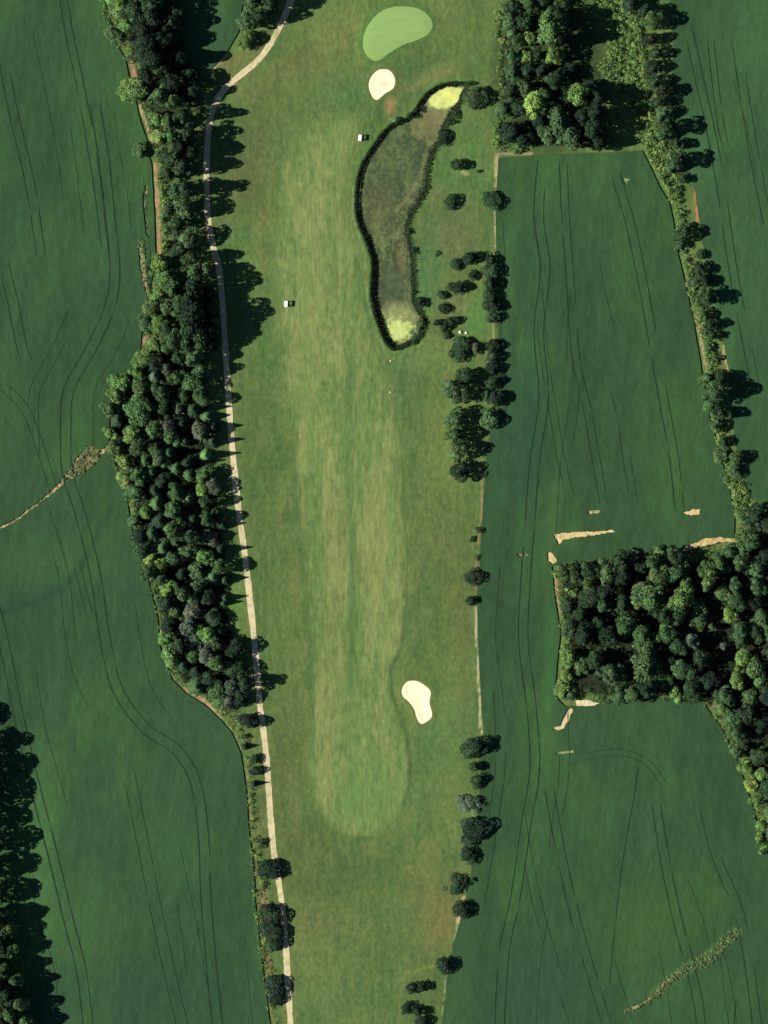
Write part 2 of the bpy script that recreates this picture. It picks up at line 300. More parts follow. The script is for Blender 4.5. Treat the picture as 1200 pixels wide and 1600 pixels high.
def mat_leaf(name, rough=.75):
    m = bpy.data.materials.new(name); m.use_nodes = True; nt = m.node_tree; b = nt.nodes['Principled BSDF']
    b.inputs['Roughness'].default_value = rough; b.inputs['Specular IOR Level'].default_value = .15
    at = nt.nodes.new('ShaderNodeAttribute'); at.attribute_name = 'tint'
    oi = nt.nodes.new('ShaderNodeObjectInfo')
    mx = nt.nodes.new('ShaderNodeVectorMath'); mx.operation = 'MULTIPLY'
    nt.links.new(at.outputs['Color'], mx.inputs[0]); nt.links.new(oi.outputs['Color'], mx.inputs[1])
    nt.links.new(mx.outputs[0], b.inputs['Base Color'])
    return m
M_LEAF = mat_leaf('leaves')
def mat_plain(name, rgb, rough=.6, metal=0, noise=.12, scale=4):
    m = bpy.data.materials.new(name); m.use_nodes = True; nt = m.node_tree; b = nt.nodes['Principled BSDF']
    b.inputs['Roughness'].default_value = rough; b.inputs['Metallic'].default_value = metal
    nz = nt.nodes.new('ShaderNodeTexNoise'); nz.inputs['Scale'].default_value = scale
    cr = nt.nodes.new('ShaderNodeMapRange'); cr.inputs['To Min'].default_value = 1-noise; cr.inputs['To Max'].default_value = 1+noise
    vm = nt.nodes.new('ShaderNodeVectorMath'); vm.operation = 'SCALE'; vm.inputs[0].default_value = rgb
    nt.links.new(nz.outputs['Fac'], cr.inputs[0]); nt.links.new(cr.outputs[0], vm.inputs['Scale']); nt.links.new(vm.outputs[0], b.inputs['Base Color'])
    return m
M_BARK = mat_plain('bark', (.09,.065,.045), .9, 0, .3, 3)
M_WHITE = mat_plain('white_paint', (.78,.78,.74), .4, 0, .04)
M_BODY = mat_plain('cream_bodywork', (.55,.53,.46), .35, 0, .04)
M_BLACK = mat_plain('black_rubber', (.02,.02,.022), .8)
M_SEAT = mat_plain('tan_vinyl', (.32,.26,.18), .6)
M_STEEL = mat_plain('grey_steel', (.35,.35,.36), .35, .6)
M_RED = mat_plain('red_cloth', (.5,.04,.03), .8)
M_STONE = mat_plain('pale_stone', (.55,.5,.38), .9, 0, .2, 5)

def add_col(me, cols, name='Col'):
    a = me.attributes.new(name, 'FLOAT_COLOR', 'POINT')
    c = np.ones((len(me.vertices), 4), np.float32); c[:, :3] = cols; a.data.foreach_set('color', c.ravel())
def mesh_np(name, v, loops, per, mat):
    me = bpy.data.meshes.new(name); n = len(loops)//per
    me.vertices.add(len(v)); me.vertices.foreach_set('co', np.asarray(v, np.float32).ravel())
    me.loops.add(len(loops)); me.loops.foreach_set('vertex_index', np.asarray(loops, np.int32).ravel())
    me.polygons.add(n); me.polygons.foreach_set('loop_start', np.arange(0, n*per, per, dtype=np.int32)); me.polygons.foreach_set('loop_total', np.full(n, per, np.int32))
    me.update(calc_edges=True); me.validate(); me.materials.append(mat); return me
def link(name, me, parent=None):
    o = bpy.data.objects.new(name, me); col.objects.link(o)
    if parent: o.parent = parent
    return o

# ------------------------------------------------------------------ the ground sheet
def ground():
    st = 3.0
    xs = np.arange(-90, 1291, st); ys = np.arange(-90, 1691, st)
    PX, PY = np.meshgrid(xs, ys)
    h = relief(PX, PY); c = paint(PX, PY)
    nx, ny = len(xs), len(ys)
    v = np.stack([(PX-600)*S, (800-PY)*S, h], -1).reshape(-1, 3)
    i = np.arange(nx*ny).reshape(ny, nx)
    loops = np.stack([i[1:, :-1], i[1:, 1:], i[:-1, 1:], i[:-1, :-1]], -1).reshape(-1)
    # outer ring out to the horizon
    ring_c = [(-90,-90),(1290,-90),(1290,1690),(-90,1690)]
    far = 12000
    vv = [( (x-600)*S, (800-y)*S, float(relief(np.array([x]), np.array([y]))[0])) for x, y in ring_c]+[(-far, far, 0), (far, far, 0), (far, -far, 0), (-far, -far, 0)]
    b = len(v); v = np.vstack([v, np.array(vv)])
    ring = [b+0, b+1, b+5, b+4, b+1, b+2, b+6, b+5, b+2, b+3, b+7, b+6, b+3, b+0, b+4, b+7]
    loops = np.concatenate([loops, np.array(ring)])
    me = mesh_np('ground', v, loops, 4, M_TURF)
    me.polygons.foreach_set('use_smooth', np.ones(len(me.polygons), bool))
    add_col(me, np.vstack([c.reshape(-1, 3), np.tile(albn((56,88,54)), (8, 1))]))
    tag(link('ground', me), 'rough grass and soil around the golf hole', kind='structure')
ground()

# ------------------------------------------------------------------ sheets cut to an outline
def sheet(name, poly, mat, hfun, cfun, spacing=6, holes=(), skirt=0, label=None, clip=None, extra=None):
    P = [(x, y) for x, y in poly]; verts = [Vector(p) for p in P]; edges = [(i, (i+1) % len(P)) for i in range(len(P))]
    for hp in holes:
        b = len(verts); verts += [Vector(p) for p in hp]; edges += [(b+i, b+(i+1) % len(hp)) for i in range(len(hp))]
    xs = [p[0] for p in P]; ys = [p[1] for p in P]
    gx, gy = np.meshgrid(np.arange(min(xs), max(xs), spacing), np.arange(min(ys), max(ys), spacing))
    gx = gx+(np.arange(gx.shape[0])[:, None] % 2)*spacing/2
    gx = gx.ravel(); gy = gy.ravel(); m = inside(P, gx, gy) & (dist_line(P, gx, gy, True) > spacing*.5)
    if clip: m &= (gx > clip[0]) & (gx < clip[2]) & (gy > clip[1]) & (gy < clip[3])
    verts += [Vector((float(a), float(b))) for a, b in zip(gx[m], gy[m])]
    ov, oe, of, *_ = delaunay_2d_cdt(verts, edges, [], 0, 1e-4)
    V = np.array([(p[0], p[1]) for p in ov]); F = np.array([f for f in of if len(f) == 3])
    cen = V[F].mean(1); keep = inside(P, cen[:, 0], cen[:, 1])
    for hp in holes:
        hx = [p[0] for p in hp]; hy = [p[1] for p in hp]
        bb = keep & (cen[:, 0] > min(hx)) & (cen[:, 0] < max(hx)) & (cen[:, 1] > min(hy)) & (cen[:, 1] < max(hy))
        idx = np.nonzero(bb)[0]
        if len(idx): keep[idx[inside(hp, cen[idx, 0], cen[idx, 1])]] = False
    F = F[keep]
    # orient upwards (y flips from picture to world)
    a, b_, c_ = V[F[:, 0]], V[F[:, 1]], V[F[:, 2]]
    cr = (b_[:, 0]-a[:, 0])*(c_[:, 1]-a[:, 1])-(b_[:, 1]-a[:, 1])*(c_[:, 0]-a[:, 0])
    F = np.where((cr > 0)[:, None], F[:, ::-1], F)
    h = hfun(V[:, 0], V[:, 1]); c = cfun(V[:, 0], V[:, 1])
    v3 = np.stack([(V[:, 0]-600)*S, (800-V[:, 1])*S, h], -1)
    if skirt:
        E = np.concatenate([F[:, [0, 1]], F[:, [1, 2]], F[:, [2, 0]]]); key = np.sort(E, 1); kk = key[:, 0].astype(np.int64)*10**7+key[:, 1]
        u, ix, cnt = np.unique(kk, return_index=True, return_counts=True); B = E[ix[cnt == 1]]
        n0 = len(v3); low = v3.copy(); low[:, 2] -= skirt; v3 = np.vstack([v3, v3, low]); c = np.vstack([c, c*.85, c*.8])
        B = B+n0; T1 = np.stack([B[:, 1], B[:, 0], B[:, 0]+n0], -1); T2 = np.stack([B[:, 1], B[:, 0]+n0, B[:, 1]+n0], -1)
        F = np.vstack([F, T1, T2])
    me = mesh_np(name, v3, F.reshape(-1), 3, mat); add_col(me, c)
    return tag(link(name, me), label, kind='structure')

def crop_col(base):
    base = albn(base)
    def f(x, y):
        n = fbm(N1, x/70+5, y/140, 4); s = fbm(N4, (x+y*.12)/7, y/120, 3); w = fbm(N3, (x+y*.1)/22, y/260+4, 3)
        c = np.zeros(x.shape+(3,))+base
        c = blend(c, sstep((n-.52)*5)*.5, (66,104,52)); c = blend(c, sstep((.46-n)*5)*.40, (46,78,50))
        k2 = fbm(N2, x/13, y/18, 2); c = c*(1+.26*(s-.5)+.30*(w-.5)+.12*(k2-.5))[..., None]
        for cx, cy, rx, ry, rgb, k in [(110,380,90,60,(60,100,58),.4),(120,1450,70,70,(66,108,56),.5),(60,1350,30,150,(78,118,66),.5),(190,1560,140,60,(50,82,56),.5),(90,960,60,40,(48,82,54),.4),
            (60,880,90,36,(68,106,56),.35),(270,1330,60,50,(62,104,56),.4),(1040,1420,80,60,(66,102,50),.5),(990,1480,60,60,(68,100,50),.35),(820,700,30,180,(48,84,58),.5),(860,1000,10,90,(62,108,56),.5),
            (1000,1300,180,60,(54,90,56),.3),(1090,250,30,70,(72,112,68),.45),(1160,450,50,120,(66,104,64),.35),(900,340,100,80,(58,94,56),.3),(1190,60,60,80,(68,106,66),.4),(850,1550,80,60,(50,82,58),.5),(330,60,34,40,(62,94,60),.5),(1095,1560,90,40,(62,100,54),.4)]:
            c = blend(c, ell(x, y, cx, cy, rx, ry, 0, .8)*k, rgb)
        # damp dark swale and paler margins of the west field
        d = dist_line([(-10,960),(40,946),(100,920),(130,880),(170,800)], x, y); c = blend(c, sstep((8-d)/7)*.6, (42,70,48))
        d = dist_line([(1000,1570),(1040,1538),(1070,1514),(1105,1496),(1150,1457)], x, y); c = blend(c, sstep((10-d)/7)*sstep((x-1005)/30)*.7, (108,138,78))
        return c
    return f
def ribbon(pts, w, rr):
    L, Rr = [], []
    for i, p in enumerate(pts):
        a = pts[max(0, i-1)]; b = pts[min(len(pts)-1, i+1)]; dx, dy = b[0]-a[0], b[1]-a[1]; l = math.hypot(dx, dy) or 1
        ww = w*rr.uniform(.85, 1.15)*min(1, (i+.25)/2, (len(pts)-.75-i)/2)
        nx, ny = -dy/l*ww/2, dx/l*ww/2; L.append((p[0]+nx, p[1]+ny)); Rr.append((p[0]-nx, p[1]-ny))
    return L+Rr[::-1]
def resample(line, step):
    out = [line[0]]; acc = 0
    for a, b in zip(line[:-1], line[1:]):
        d = math.dist(a, b); k = max(1, int(d/step+.5))
        out += [(a[0]+(b[0]-a[0])*j/k, a[1]+(b[1]-a[1])*j/k) for j in range(1, k+1)]
    return out
def tracks():
    rr = random.Random(5); out = []
    for t in list(TRK):
        if len(t[0]) > 4 and t[1]:
            for dx in (-52, 48): TRK.append(([(x+dx+rr.uniform(-3, 3), y) for x, y in t[0]], t[1], .14, .93))
    for pts, gap, wid, drop in TRK:
        ln = resample(smooth_poly(pts, 4, False), 7)
        for sgn in ((-1, 1) if gap else (0,)):
            off = []
            for i, p in enumerate(ln):
                a = ln[max(0, i-1)]; b = ln[min(len(ln)-1, i+1)]; dx, dy = b[0]-a[0], b[1]-a[1]; l = math.hypot(dx, dy) or 1
                off.append((p[0]-dy/l*sgn*gap/2+rr.uniform(-.12, .12), p[1]+dx/l*sgn*gap/2))
            i = 0
            while i < len(off)-2:
                n = rr.randint(14, 40)
                if rr.random() >= drop: out.append(ribbon(off[i:i+n+1], wid*1.9*rr.uniform(.75, 1.1)/S, rr))
                else: n = rr.randint(1, 4)
                i += n+ (1 if drop > .2 else 0)
    return [r for r in out if len(r) >= 6]
TRACKS = tracks()
def bbox(p): xs = [a[0] for a in p]; ys = [a[1] for a in p]; return min(xs), min(ys), max(xs), max(ys)
CLIP = (-90, -90, 1290, 1690)
FRAME = [(-89.5,-89.5),(1289.5,-89.5),(1289.5,1689.5),(-89.5,1689.5)]
def clampf(poly): return [(min(max(x, -89), 1289), min(max(y, -89), 1689)) for x, y in poly]
CROPH = .5
for nm, fp, base, lab in (('crop_field', FIELD_W, (55,85,53), 'big dark green crop field west of the long tree belt'),
                     ('crop_field', FIELD_N, (57,88,55), 'small crop field wedged between belt and cart path'),
                     ('crop_field', FIELD_E, (55,85,52), 'dark green crop field between the golf hole and the eastern hedge'),
                     ('crop_field', FIELD_NE, (56,88,54), 'crop field beyond the eastern hedge')):
    fpr = rough_poly(clampf(fp), .45, 12, 21)
    hl = [h for h in PATCHES+TRACKS if inside(fp, np.array([sum(p[0] for p in h)/len(h)]), np.array([sum(p[1] for p in h)/len(h)]))[0] or h is GULLY and fp is FIELD_W]
    hl = [[(min(max(x, -88), 1288), min(max(y, -88), 1688)) for x, y in h] for h in hl]
    sheet(nm, fpr, M_CROP, lambda x, y: base_relief(x, y)+CROPH+.02*(fbm(N2, x/16, y/24, 2)-.5), crop_col(base), 6.5, hl, CROPH-.04, lab)
# soil showing in the gaps
def soil_col(rgb, k=.35):
    def f(x, y):
        c = np.zeros(x.shape+(3,))+albn(rgb); n = fbm(N2, x/4, y/4, 3)
        c = blend(c, sstep((n-.5)*6)*.5, (236,216,160)); c = blend(c, sstep((.45-n)*6)*k, (120,112,70)); return c
    return f
soilc = [((132,128,84), .8)]+[((226,196,140), .3)]*3+[((196,170,110), .5), ((214,196,150), .4), ((224,208,170), .3), ((150,156,104), .6), ((150,156,96), .7), ((110,124,76), .5), ((112,130,80), .5), ((110,140,100), .3), ((120,130,80), .5), ((70,90,54), .5)]
slab = ['washed-out muddy gully cutting across the west crop field','long pale bare strip in the crop above the square wood','pale bare spot at the corner of the square wood','small pale bare spot in the crop near the eastern hedge','bare pale soil along the top edge of the square wood','pale bare soil at the lower corner of the square wood','pale bare sliver under the lower edge of the wood','faint thin spot in the crop','pale washed-out gully in the south crop field','faint thin spot in the crop','faint thin spot in the crop','faint thin spot in the crop','thin crop strip beside the belt','narrow gap in crop beside the belt']
for p, (rgb, k), lb in zip(PATCHES, soilc, slab):
    cxy = np.array(p).mean(0); pp = [(cxy[0]+(x-cxy[0])*1.03, cxy[1]+(y-cxy[1])*1.03) for x, y in p]
    sheet('bare_soil', pp, M_SOIL, lambda x, y: base_relief(x, y)+.05, soil_col(rgb, k), 4, label=lb)

def track_floor():                         # flattened crop in the wheel tracks, lower than the standing crop
    V, F = [], []
    for rb in TRACKS:
        n = len(rb)//2; Lh, Rh = rb[:n], rb[n:][::-1]; b = len(V)
        for a, c in zip(Lh, Rh):
            mx, my = (a[0]+c[0])/2, (a[1]+c[1])/2
            for p in (a, c): V.append((mx+(p[0]-mx)*1.04, my+(p[1]-my)*1.04))
        for k in range(n-1): F += [b+2*k, b+2*k+1, b+2*k+3, b+2*k+2]
    V = np.array(V); ok = (np.abs(V[:, 0]-600) < 680) & (np.abs(V[:, 1]-800) < 880)
    F = np.array(F).reshape(-1, 4); F = F[ok[F].all(1)]; inn = np.zeros(len(V), bool)
    for fp in (FIELD_W, FIELD_N, FIELD_E, FIELD_NE): inn |= inside(fp, V[:, 0], V[:, 1])
    F = F[inn[F].all(1)]
    v3 = np.stack([(V[:, 0]-600)*S, (800-V[:, 1])*S, base_relief(V[:, 0], V[:, 1])+CROPH-.11], -1)
    me = mesh_np('tyre_tracks', v3, F.reshape(-1), 4, M_CROP); add_col(me, np.tile(albn((43,68,44)), (len(v3), 1)))
    tag(link('tyre_tracks', me), 'flattened crop in the paired wheel tracks', kind='structure')
track_floor()
sheet('fairway', FAIRWAY, M_FAIR, lambda x, y: base_relief(x, y)+.04, lambda x, y: paint(x, y, np.ones(x.shape)), 3.4, label='pale mown fairway running the length of the hole')
sheet('putting_green', GREEN, M_GREEN, lambda x, y: base_relief(x, y)+.60*sstep((sdist(GREEN, x, y)*S+6)/10)+.03*1,
      lambda x, y: np.zeros(x.shape+(3,))+albn((147,180,103))*(1+.018*np.sin((x*.35+y)*.42)+.08*(fbm(N1, x/20, y/12, 3)-.5))[..., None], 4, label='smooth light green bean-shaped putting green')
for b, lb in ((BUNK_R, 'rounded white sand bunker below the putting green'), (BUNK_P, 'pear-shaped white sand bunker beside the lower fairway')):
    def sc(x, y, b=b):
        c = np.zeros(x.shape+(3,))+np.array((.70,.69,.44)); c = c*(1+.08*(fbm(N2, x/5, y/7, 2)-.5))[..., None]
        if b is BUNK_R: c = blend(c, ell(x, y, 602, 132, 9, 4)*.6, (236,206,160))
        return c
    sheet('sand_bunker', b, M_SAND, bunker_relief, sc, 2.0, skirt=.25, label=lb)
# the cart path
def path_sheet():
    ln = resample(PATH, 5); rr = random.Random(8); L, Rr = [], []
    for i, p in enumerate(ln):
        a = ln[max(0, i-1)]; b = ln[min(len(ln)-1, i+1)]; dx, dy = b[0]-a[0], b[1]-a[1]; l = math.hypot(dx, dy)
        w = PATHW+rr.uniform(-.3, .3)+1.3*(float(N3(p[0]/9, p[1]/14))-.5); L.append((p[0]-dy/l*w, p[1]+dx/l*w)); Rr.append((p[0]+dy/l*w, p[1]-dx/l*w))
    def pc(x, y):
        c = np.zeros(x.shape+(3,))+albn((224,209,162)); n = fbm(N3, x/6, y/25, 3)
        c = blend(c, sstep((n-.5)*5)*.5, (232,214,172)); c = blend(c, sstep((.47-n)*5)*.55, (192,182,132)); q = fbm(N2, x/2.5, y/5, 3); c = blend(c, sstep((.42-q)*9)*.5, (150,150,100)); return c
    sheet('cart_path', L+Rr[::-1], M_GRAVEL, lambda x, y: base_relief(x, y)+.07, pc, 4, skirt=.08, label='pale gravel cart path along the tree belt')
path_sheet()
# pond surface, thick with weed and algae
def pond_col(x, y):
    c = np.zeros(x.shape+(3,))+albn((76,92,56)); n = fbm(N2, x/12, y/16, 4); f = fbm(N1, x/3.2, y/3.6, 3)
    c = blend(c, sstep((n-.51)*7)*.6, (112,126,78)); c = blend(c, sstep((.47-n)*7)*.55, (56,76,48))
    c = blend(c, sstep((f-.55)*8)*.4, (140,146,98)); c = blend(c, sstep((.43-f)*8)*.35, (66,70,50))
    c = blend(c, ell(x, y, 615, 270, 40, 60)*.35, (78,92,60)); c = blend(c, ell(x, y, 590, 330, 30, 40)*.4, (98,98,66)); c = blend(c, ell(x, y, 626, 405, 6, 26)*.5, (134,122,82)); c = blend(c, ell(x, y, 612, 440, 26, 30)*.6, (74,86,64))
    c = blend(c, ell(x, y, 688, 172, 26, 26)*.7, (140,140,92)); c = blend(c, ell(x, y, 668, 200, 24, 18)*.5, (134,128,84))
    c = blend(c, sstep((5-dist_line([(668,240),(655,280),(636,310),(618,330)], x, y))/4)*.6, (126,130,86))
    e = fbm(N4, x/5, y/5, 3)
    c = blend(c, ell(x, y, 622, 498, 30, 22, 0, .5)*(.35+.5*e), (170,176,112)); c = blend(c, sstep((ell(x, y, 622, 515, 23, 17, 0, .7)+(e-.5)*.9-.3)*2)*.95, (204,218,128))
    c = blend(c, sstep((ell(x, y, 698, 152, 30, 15, -14, .6)+(e-.5)*.5-.25)*2.6)*.95, (222,232,134)); c = blend(c, ell(x, y, 704, 150, 10, 6)*.6, (240,238,120))
    return c
sheet('pond_water', POND, M_WATER, lambda x, y: np.zeros(x.shape)+float(base_relief(np.array([620.]), np.array([330.]))[0])-1.25, pond_col, 2.4, label='murky algae-covered water of the crescent pond')

# ------------------------------------------------------------------ foliage
def leaves_on_lobes(cs, rs, tints, per_area, size, rng, up=-0.25, jit=.40, zs=1.0, cull=True):
    """leaf-clump quads spread over lobes; cs Nx3 centres, rs radii; returns verts, quads, tint"""
    P, Nn, Tt, Sz = [], [], [], []
    for k in range(len(cs)):
        n = max(8, int(per_area*rs[k]**2*(2.8 if tints[k][0] == .6 else 1))); d = rng.normal(size=(n, 3)); d /= np.linalg.norm(d, axis=1)[:, None]
        d = d[d[:, 2] > up]; n = len(d)
        rr = rs[k]*rng.uniform(.84, 1.05, n); p = cs[k]+d*rr[:, None]*np.array((1, 1, zs))
        if cull:
            dd = np.linalg.norm(p[:, None, :]-cs[None, :, :], axis=2)/rs[None, :]; dd[:, k] = 9
            ok = dd.min(1) > .72; p, d = p[ok], d[ok]; n = len(p)
        P.append(p); nn = d+rng.normal(size=(n, 3))*jit; nn[:, 2] += .04; Nn.append(nn/np.linalg.norm(nn, axis=1)[:, None])
        Tt.append(np.tile(tints[k], (n, 1))*rng.uniform(.8, 1.22, (n, 1))*np.stack([rng.uniform(.88, 1.14, n), np.ones(n), rng.uniform(.8, 1.15, n)], -1)); Sz.append(size*rng.uniform(.6, 1.35, n))
    return quads(np.vstack(P), np.vstack(Nn), np.concatenate(Sz), np.vstack(Tt), rng)
def quads(P, Nn, Sz, T, rng):
    a = rng.normal(size=P.shape); u = np.cross(Nn, a); u /= np.linalg.norm(u, axis=1)[:, None]+1e-9; w = np.cross(Nn, u)
    s = (Sz/2)[:, None]; k = rng.uniform(.55, 1, (len(P), 1))
    # pointed leaf-spray shape: a kite
    V = np.stack([P-u*s*1.08, P-w*s*k*.9+u*s*.1, P+u*s*1.08, P+w*s*k*.9-u*s*.15], 1).reshape(-1, 3)
    return V, np.arange(len(V)), np.repeat(T, 4, axis=0)
def leaf_mesh(name, vqt):
    V, q, T = vqt; me = mesh_np(name, V, q, 4, M_LEAF); add_col(me, T, 'tint'); return me

RX, HX = 4.5, 11.0
def broad_crown(seed, lobes=16, spread=.62, gappy=0.0, lsize=.62):
    rng = np.random.RandomState(seed); cs, rs, tt = [], [], []
    for i in range(lobes):
        a = rng.uniform(0, 2*math.pi)+i*2.4; z = rng.uniform(-.2, 1) if i < lobes*.62 else rng.uniform(-1, -.2)
        rad = spread*(1-max(z, 0)**2.2)**.5*rng.uniform(.6, 1.22)*(1+.22*math.sin(2*a+seed))
        if i == 0: rad, z = .1, .9
        cs.append((math.cos(a)*rad*RX, math.sin(a)*rad*RX, 5.9+z*(3.7 if z > 0 else 3.4))); rs.append(RX*rng.uniform(.2, .40))
        g = rng.uniform(.62, 1.35); tt.append((g*rng.uniform(.9, 1.12), g, g*rng.uniform(.85, 1.1)))
    cs = np.array(cs); rs = np.array(rs)
    # inner body so that little light leaks through, tinted dark for inner shade
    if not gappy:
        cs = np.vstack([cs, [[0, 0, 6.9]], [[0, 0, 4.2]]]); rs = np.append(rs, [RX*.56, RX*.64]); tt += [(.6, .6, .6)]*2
    V, q, T = leaves_on_lobes(cs, rs, tt, 92, lsize, rng)
    V[:, 0] /= RX; V[:, 1] /= RX; V[:, 2] /= HX
    return leaf_mesh('crown', (V, q, T))
def trunk_mesh(seed, conif=False):
    rng = random.Random(seed); v, f = [], []
    def tube(a, b, r0, r1, n=6, mid=None):
        pts = [a, mid, b] if mid else [a, b]; rads = [r0, (r0+r1)/2, r1] if mid else [r0, r1]; b0 = len(v)
        for p, r in zip(pts, rads):
            for k in range(n): v.append((p[0]+math.cos(k*2*math.pi/n)*r, p[1]+math.sin(k*2*math.pi/n)*r, p[2]))
        for j in range(len(pts)-1):
            for k in range(n): f.append((b0+j*n+k, b0+j*n+(k+1) % n, b0+(j+1)*n+(k+1) % n, b0+(j+1)*n+k))
    if conif: tube((0, 0, -.3), (0, 0, HX*.93), .22, .04)
    else:
        tube((0, 0, -.3), (.15, .1, 6.2), .36, .2, 8, (.1, -.05, 2.6))
        for k in range(5):
            a = k*1.256+rng.uniform(-.4, .4); z = rng.uniform(2.6, 5.4); L = rng.uniform(2.2, 3.1)
            tube((.1, 0, z), (math.cos(a)*L, math.sin(a)*L, z+rng.uniform(1.6, 2.6)), .15, .05, 5, (math.cos(a)*L*.5, math.sin(a)*L*.5, z+.7))
        tube((.15, .1, 6.1), (.3, -.2, 8.8), .2, .06, 6)
    v = [(x/RX, y/RX, z/HX) for x, y, z in v]
    me = bpy.data.meshes.new('trunk'); me.from_pydata(v, [], f); me.materials.append(M_BARK); return me
def conifer_crown(seed):
    rng = np.random.RandomState(seed); P, Nn, Sz, T = [], [], [], []
    z = .10
    while z < .985:
        R0 = (1-z)**.85*1.0*rng.uniform(.88, 1.05)+.03; nb = max(5, int(15*R0+4)); off = rng.uniform(0, 6)
        for k in range(nb):
            a = off+k*2*math.pi/nb+rng.uniform(-.12, .12); Lb = R0*rng.uniform(.8, 1.1); m = max(3, int(Lb*15)); g = rng.uniform(.8, 1.2)
            for j in range(m):
                t = (j+.5)/m; r = Lb*t
                for s_ in ((-1, 0, 1) if t < .85 else (0,)):
                    aa = a+s_*.16*(1-.4*t); P.append((math.cos(aa)*r, math.sin(aa)*r, z-.06*t*t+rng.uniform(-.01, .01)))
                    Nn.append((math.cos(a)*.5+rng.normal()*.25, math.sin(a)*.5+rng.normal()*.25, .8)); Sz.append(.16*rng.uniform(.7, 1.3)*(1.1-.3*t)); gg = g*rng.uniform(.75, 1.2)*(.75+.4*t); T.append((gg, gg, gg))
        z += .062
    P = np.array(P); Nn = np.array(Nn); Nn /= np.linalg.norm(Nn, axis=1)[:, None]; P2 = P.copy(); P2[:, 2] *= 2.6
    V, q, T2 = quads(P2, Nn, np.array(Sz), np.array(T), rng); V[:, 2] /= 2.6
    return leaf_mesh('crown', (V, q, T2))
def shrub_crown(seed):
    rng = np.random.RandomState(seed); cs, rs, tt = [], [], []
    for i in range(9):
        a = rng.uniform(0, 2*math.pi); rad = rng.uniform(.1, .72) if i else 0
        cs.append((math.cos(a)*rad, math.sin(a)*rad, .45+rng.uniform(-.1, .2)*(1.2-rad))); rs.append(rng.uniform(.28, .42)); g = rng.uniform(.75, 1.25); tt.append((g, g, g*rng.uniform(.8, 1.1)))
    V, q, T = leaves_on_lobes(np.array(cs), np.array(rs), tt, 620, .2, rng, up=-.5)
    return leaf_mesh('crown', (V, q, T))
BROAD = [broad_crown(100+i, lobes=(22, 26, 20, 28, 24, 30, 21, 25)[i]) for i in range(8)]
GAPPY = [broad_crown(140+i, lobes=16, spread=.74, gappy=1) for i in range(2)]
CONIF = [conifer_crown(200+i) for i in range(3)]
SHRUB = [shrub_crown(300+i) for i in range(4)]
TRB = [trunk_mesh(i) for i in range(3)]; TRC = [trunk_mesh(9, True)]
TONE = {'k': (.016,.034,.017), 'd': (.030,.062,.026), 'm': (.060,.116,.042), 'b': (.105,.195,.052), 'y': (.19,.285,.07), 'g': (.085,.115,.072)}
WORD = {'k': 'very dark', 'd': 'dark green', 'm': 'mid-green', 'b': 'bright green', 'y': 'yellow-green', 'g': 'grey-green'}
PLACED = []
ORD = 'first second third fourth fifth sixth seventh eighth ninth tenth eleventh twelfth thirteenth fourteenth fifteenth sixteenth seventeenth eighteenth nineteenth twentieth twenty-first twenty-second twenty-third twenty-fourth twenty-fifth'.split()
def tree(px, py, r, H, kind='b', tone='d', label=None, group=None):
    rr = R; x, y = W(px, py)
    z = float(base_relief(np.array([px]), np.array([py]))[0])
    nm = {'b': 'broadleaf_tree', 'g': 'broadleaf_tree', 'c': 'conifer_tree', 's': 'shrub'}[kind]
    if kind in 'bg' and H < 6.6: nm = 'young_tree'
    e = bpy.data.objects.new(nm, None); col.objects.link(e); e.empty_display_size = 1
    e.location = (x, y, z); e.rotation_euler = (0, 0, rr.uniform(0, 6.28)); rs = r*S*(1.0 if kind != 'c' else 1.0)
    e.scale = (rs*rr.uniform(.88, 1.2), rs*rr.uniform(.88, 1.1), H)
    me = rr.choice({'b': BROAD, 'g': GAPPY, 'c': CONIF, 's': SHRUB}[kind])
    c = link('crown', me, e); t = TONE[tone]; j = rr.uniform(.84, 1.18)
    c.color = (t[0]*j*rr.uniform(.88, 1.14), t[1]*j, t[2]*j*rr.uniform(.88, 1.14), 1)
    if kind != 's': link('trunk', rr.choice(TRB if kind in 'bg' else TRC), e)
    tag(e, label, 'shrub' if kind == 's' else 'tree', group); e['tone'] = tone
    PLACED.append((px, py, r, e, kind, tone)); return e

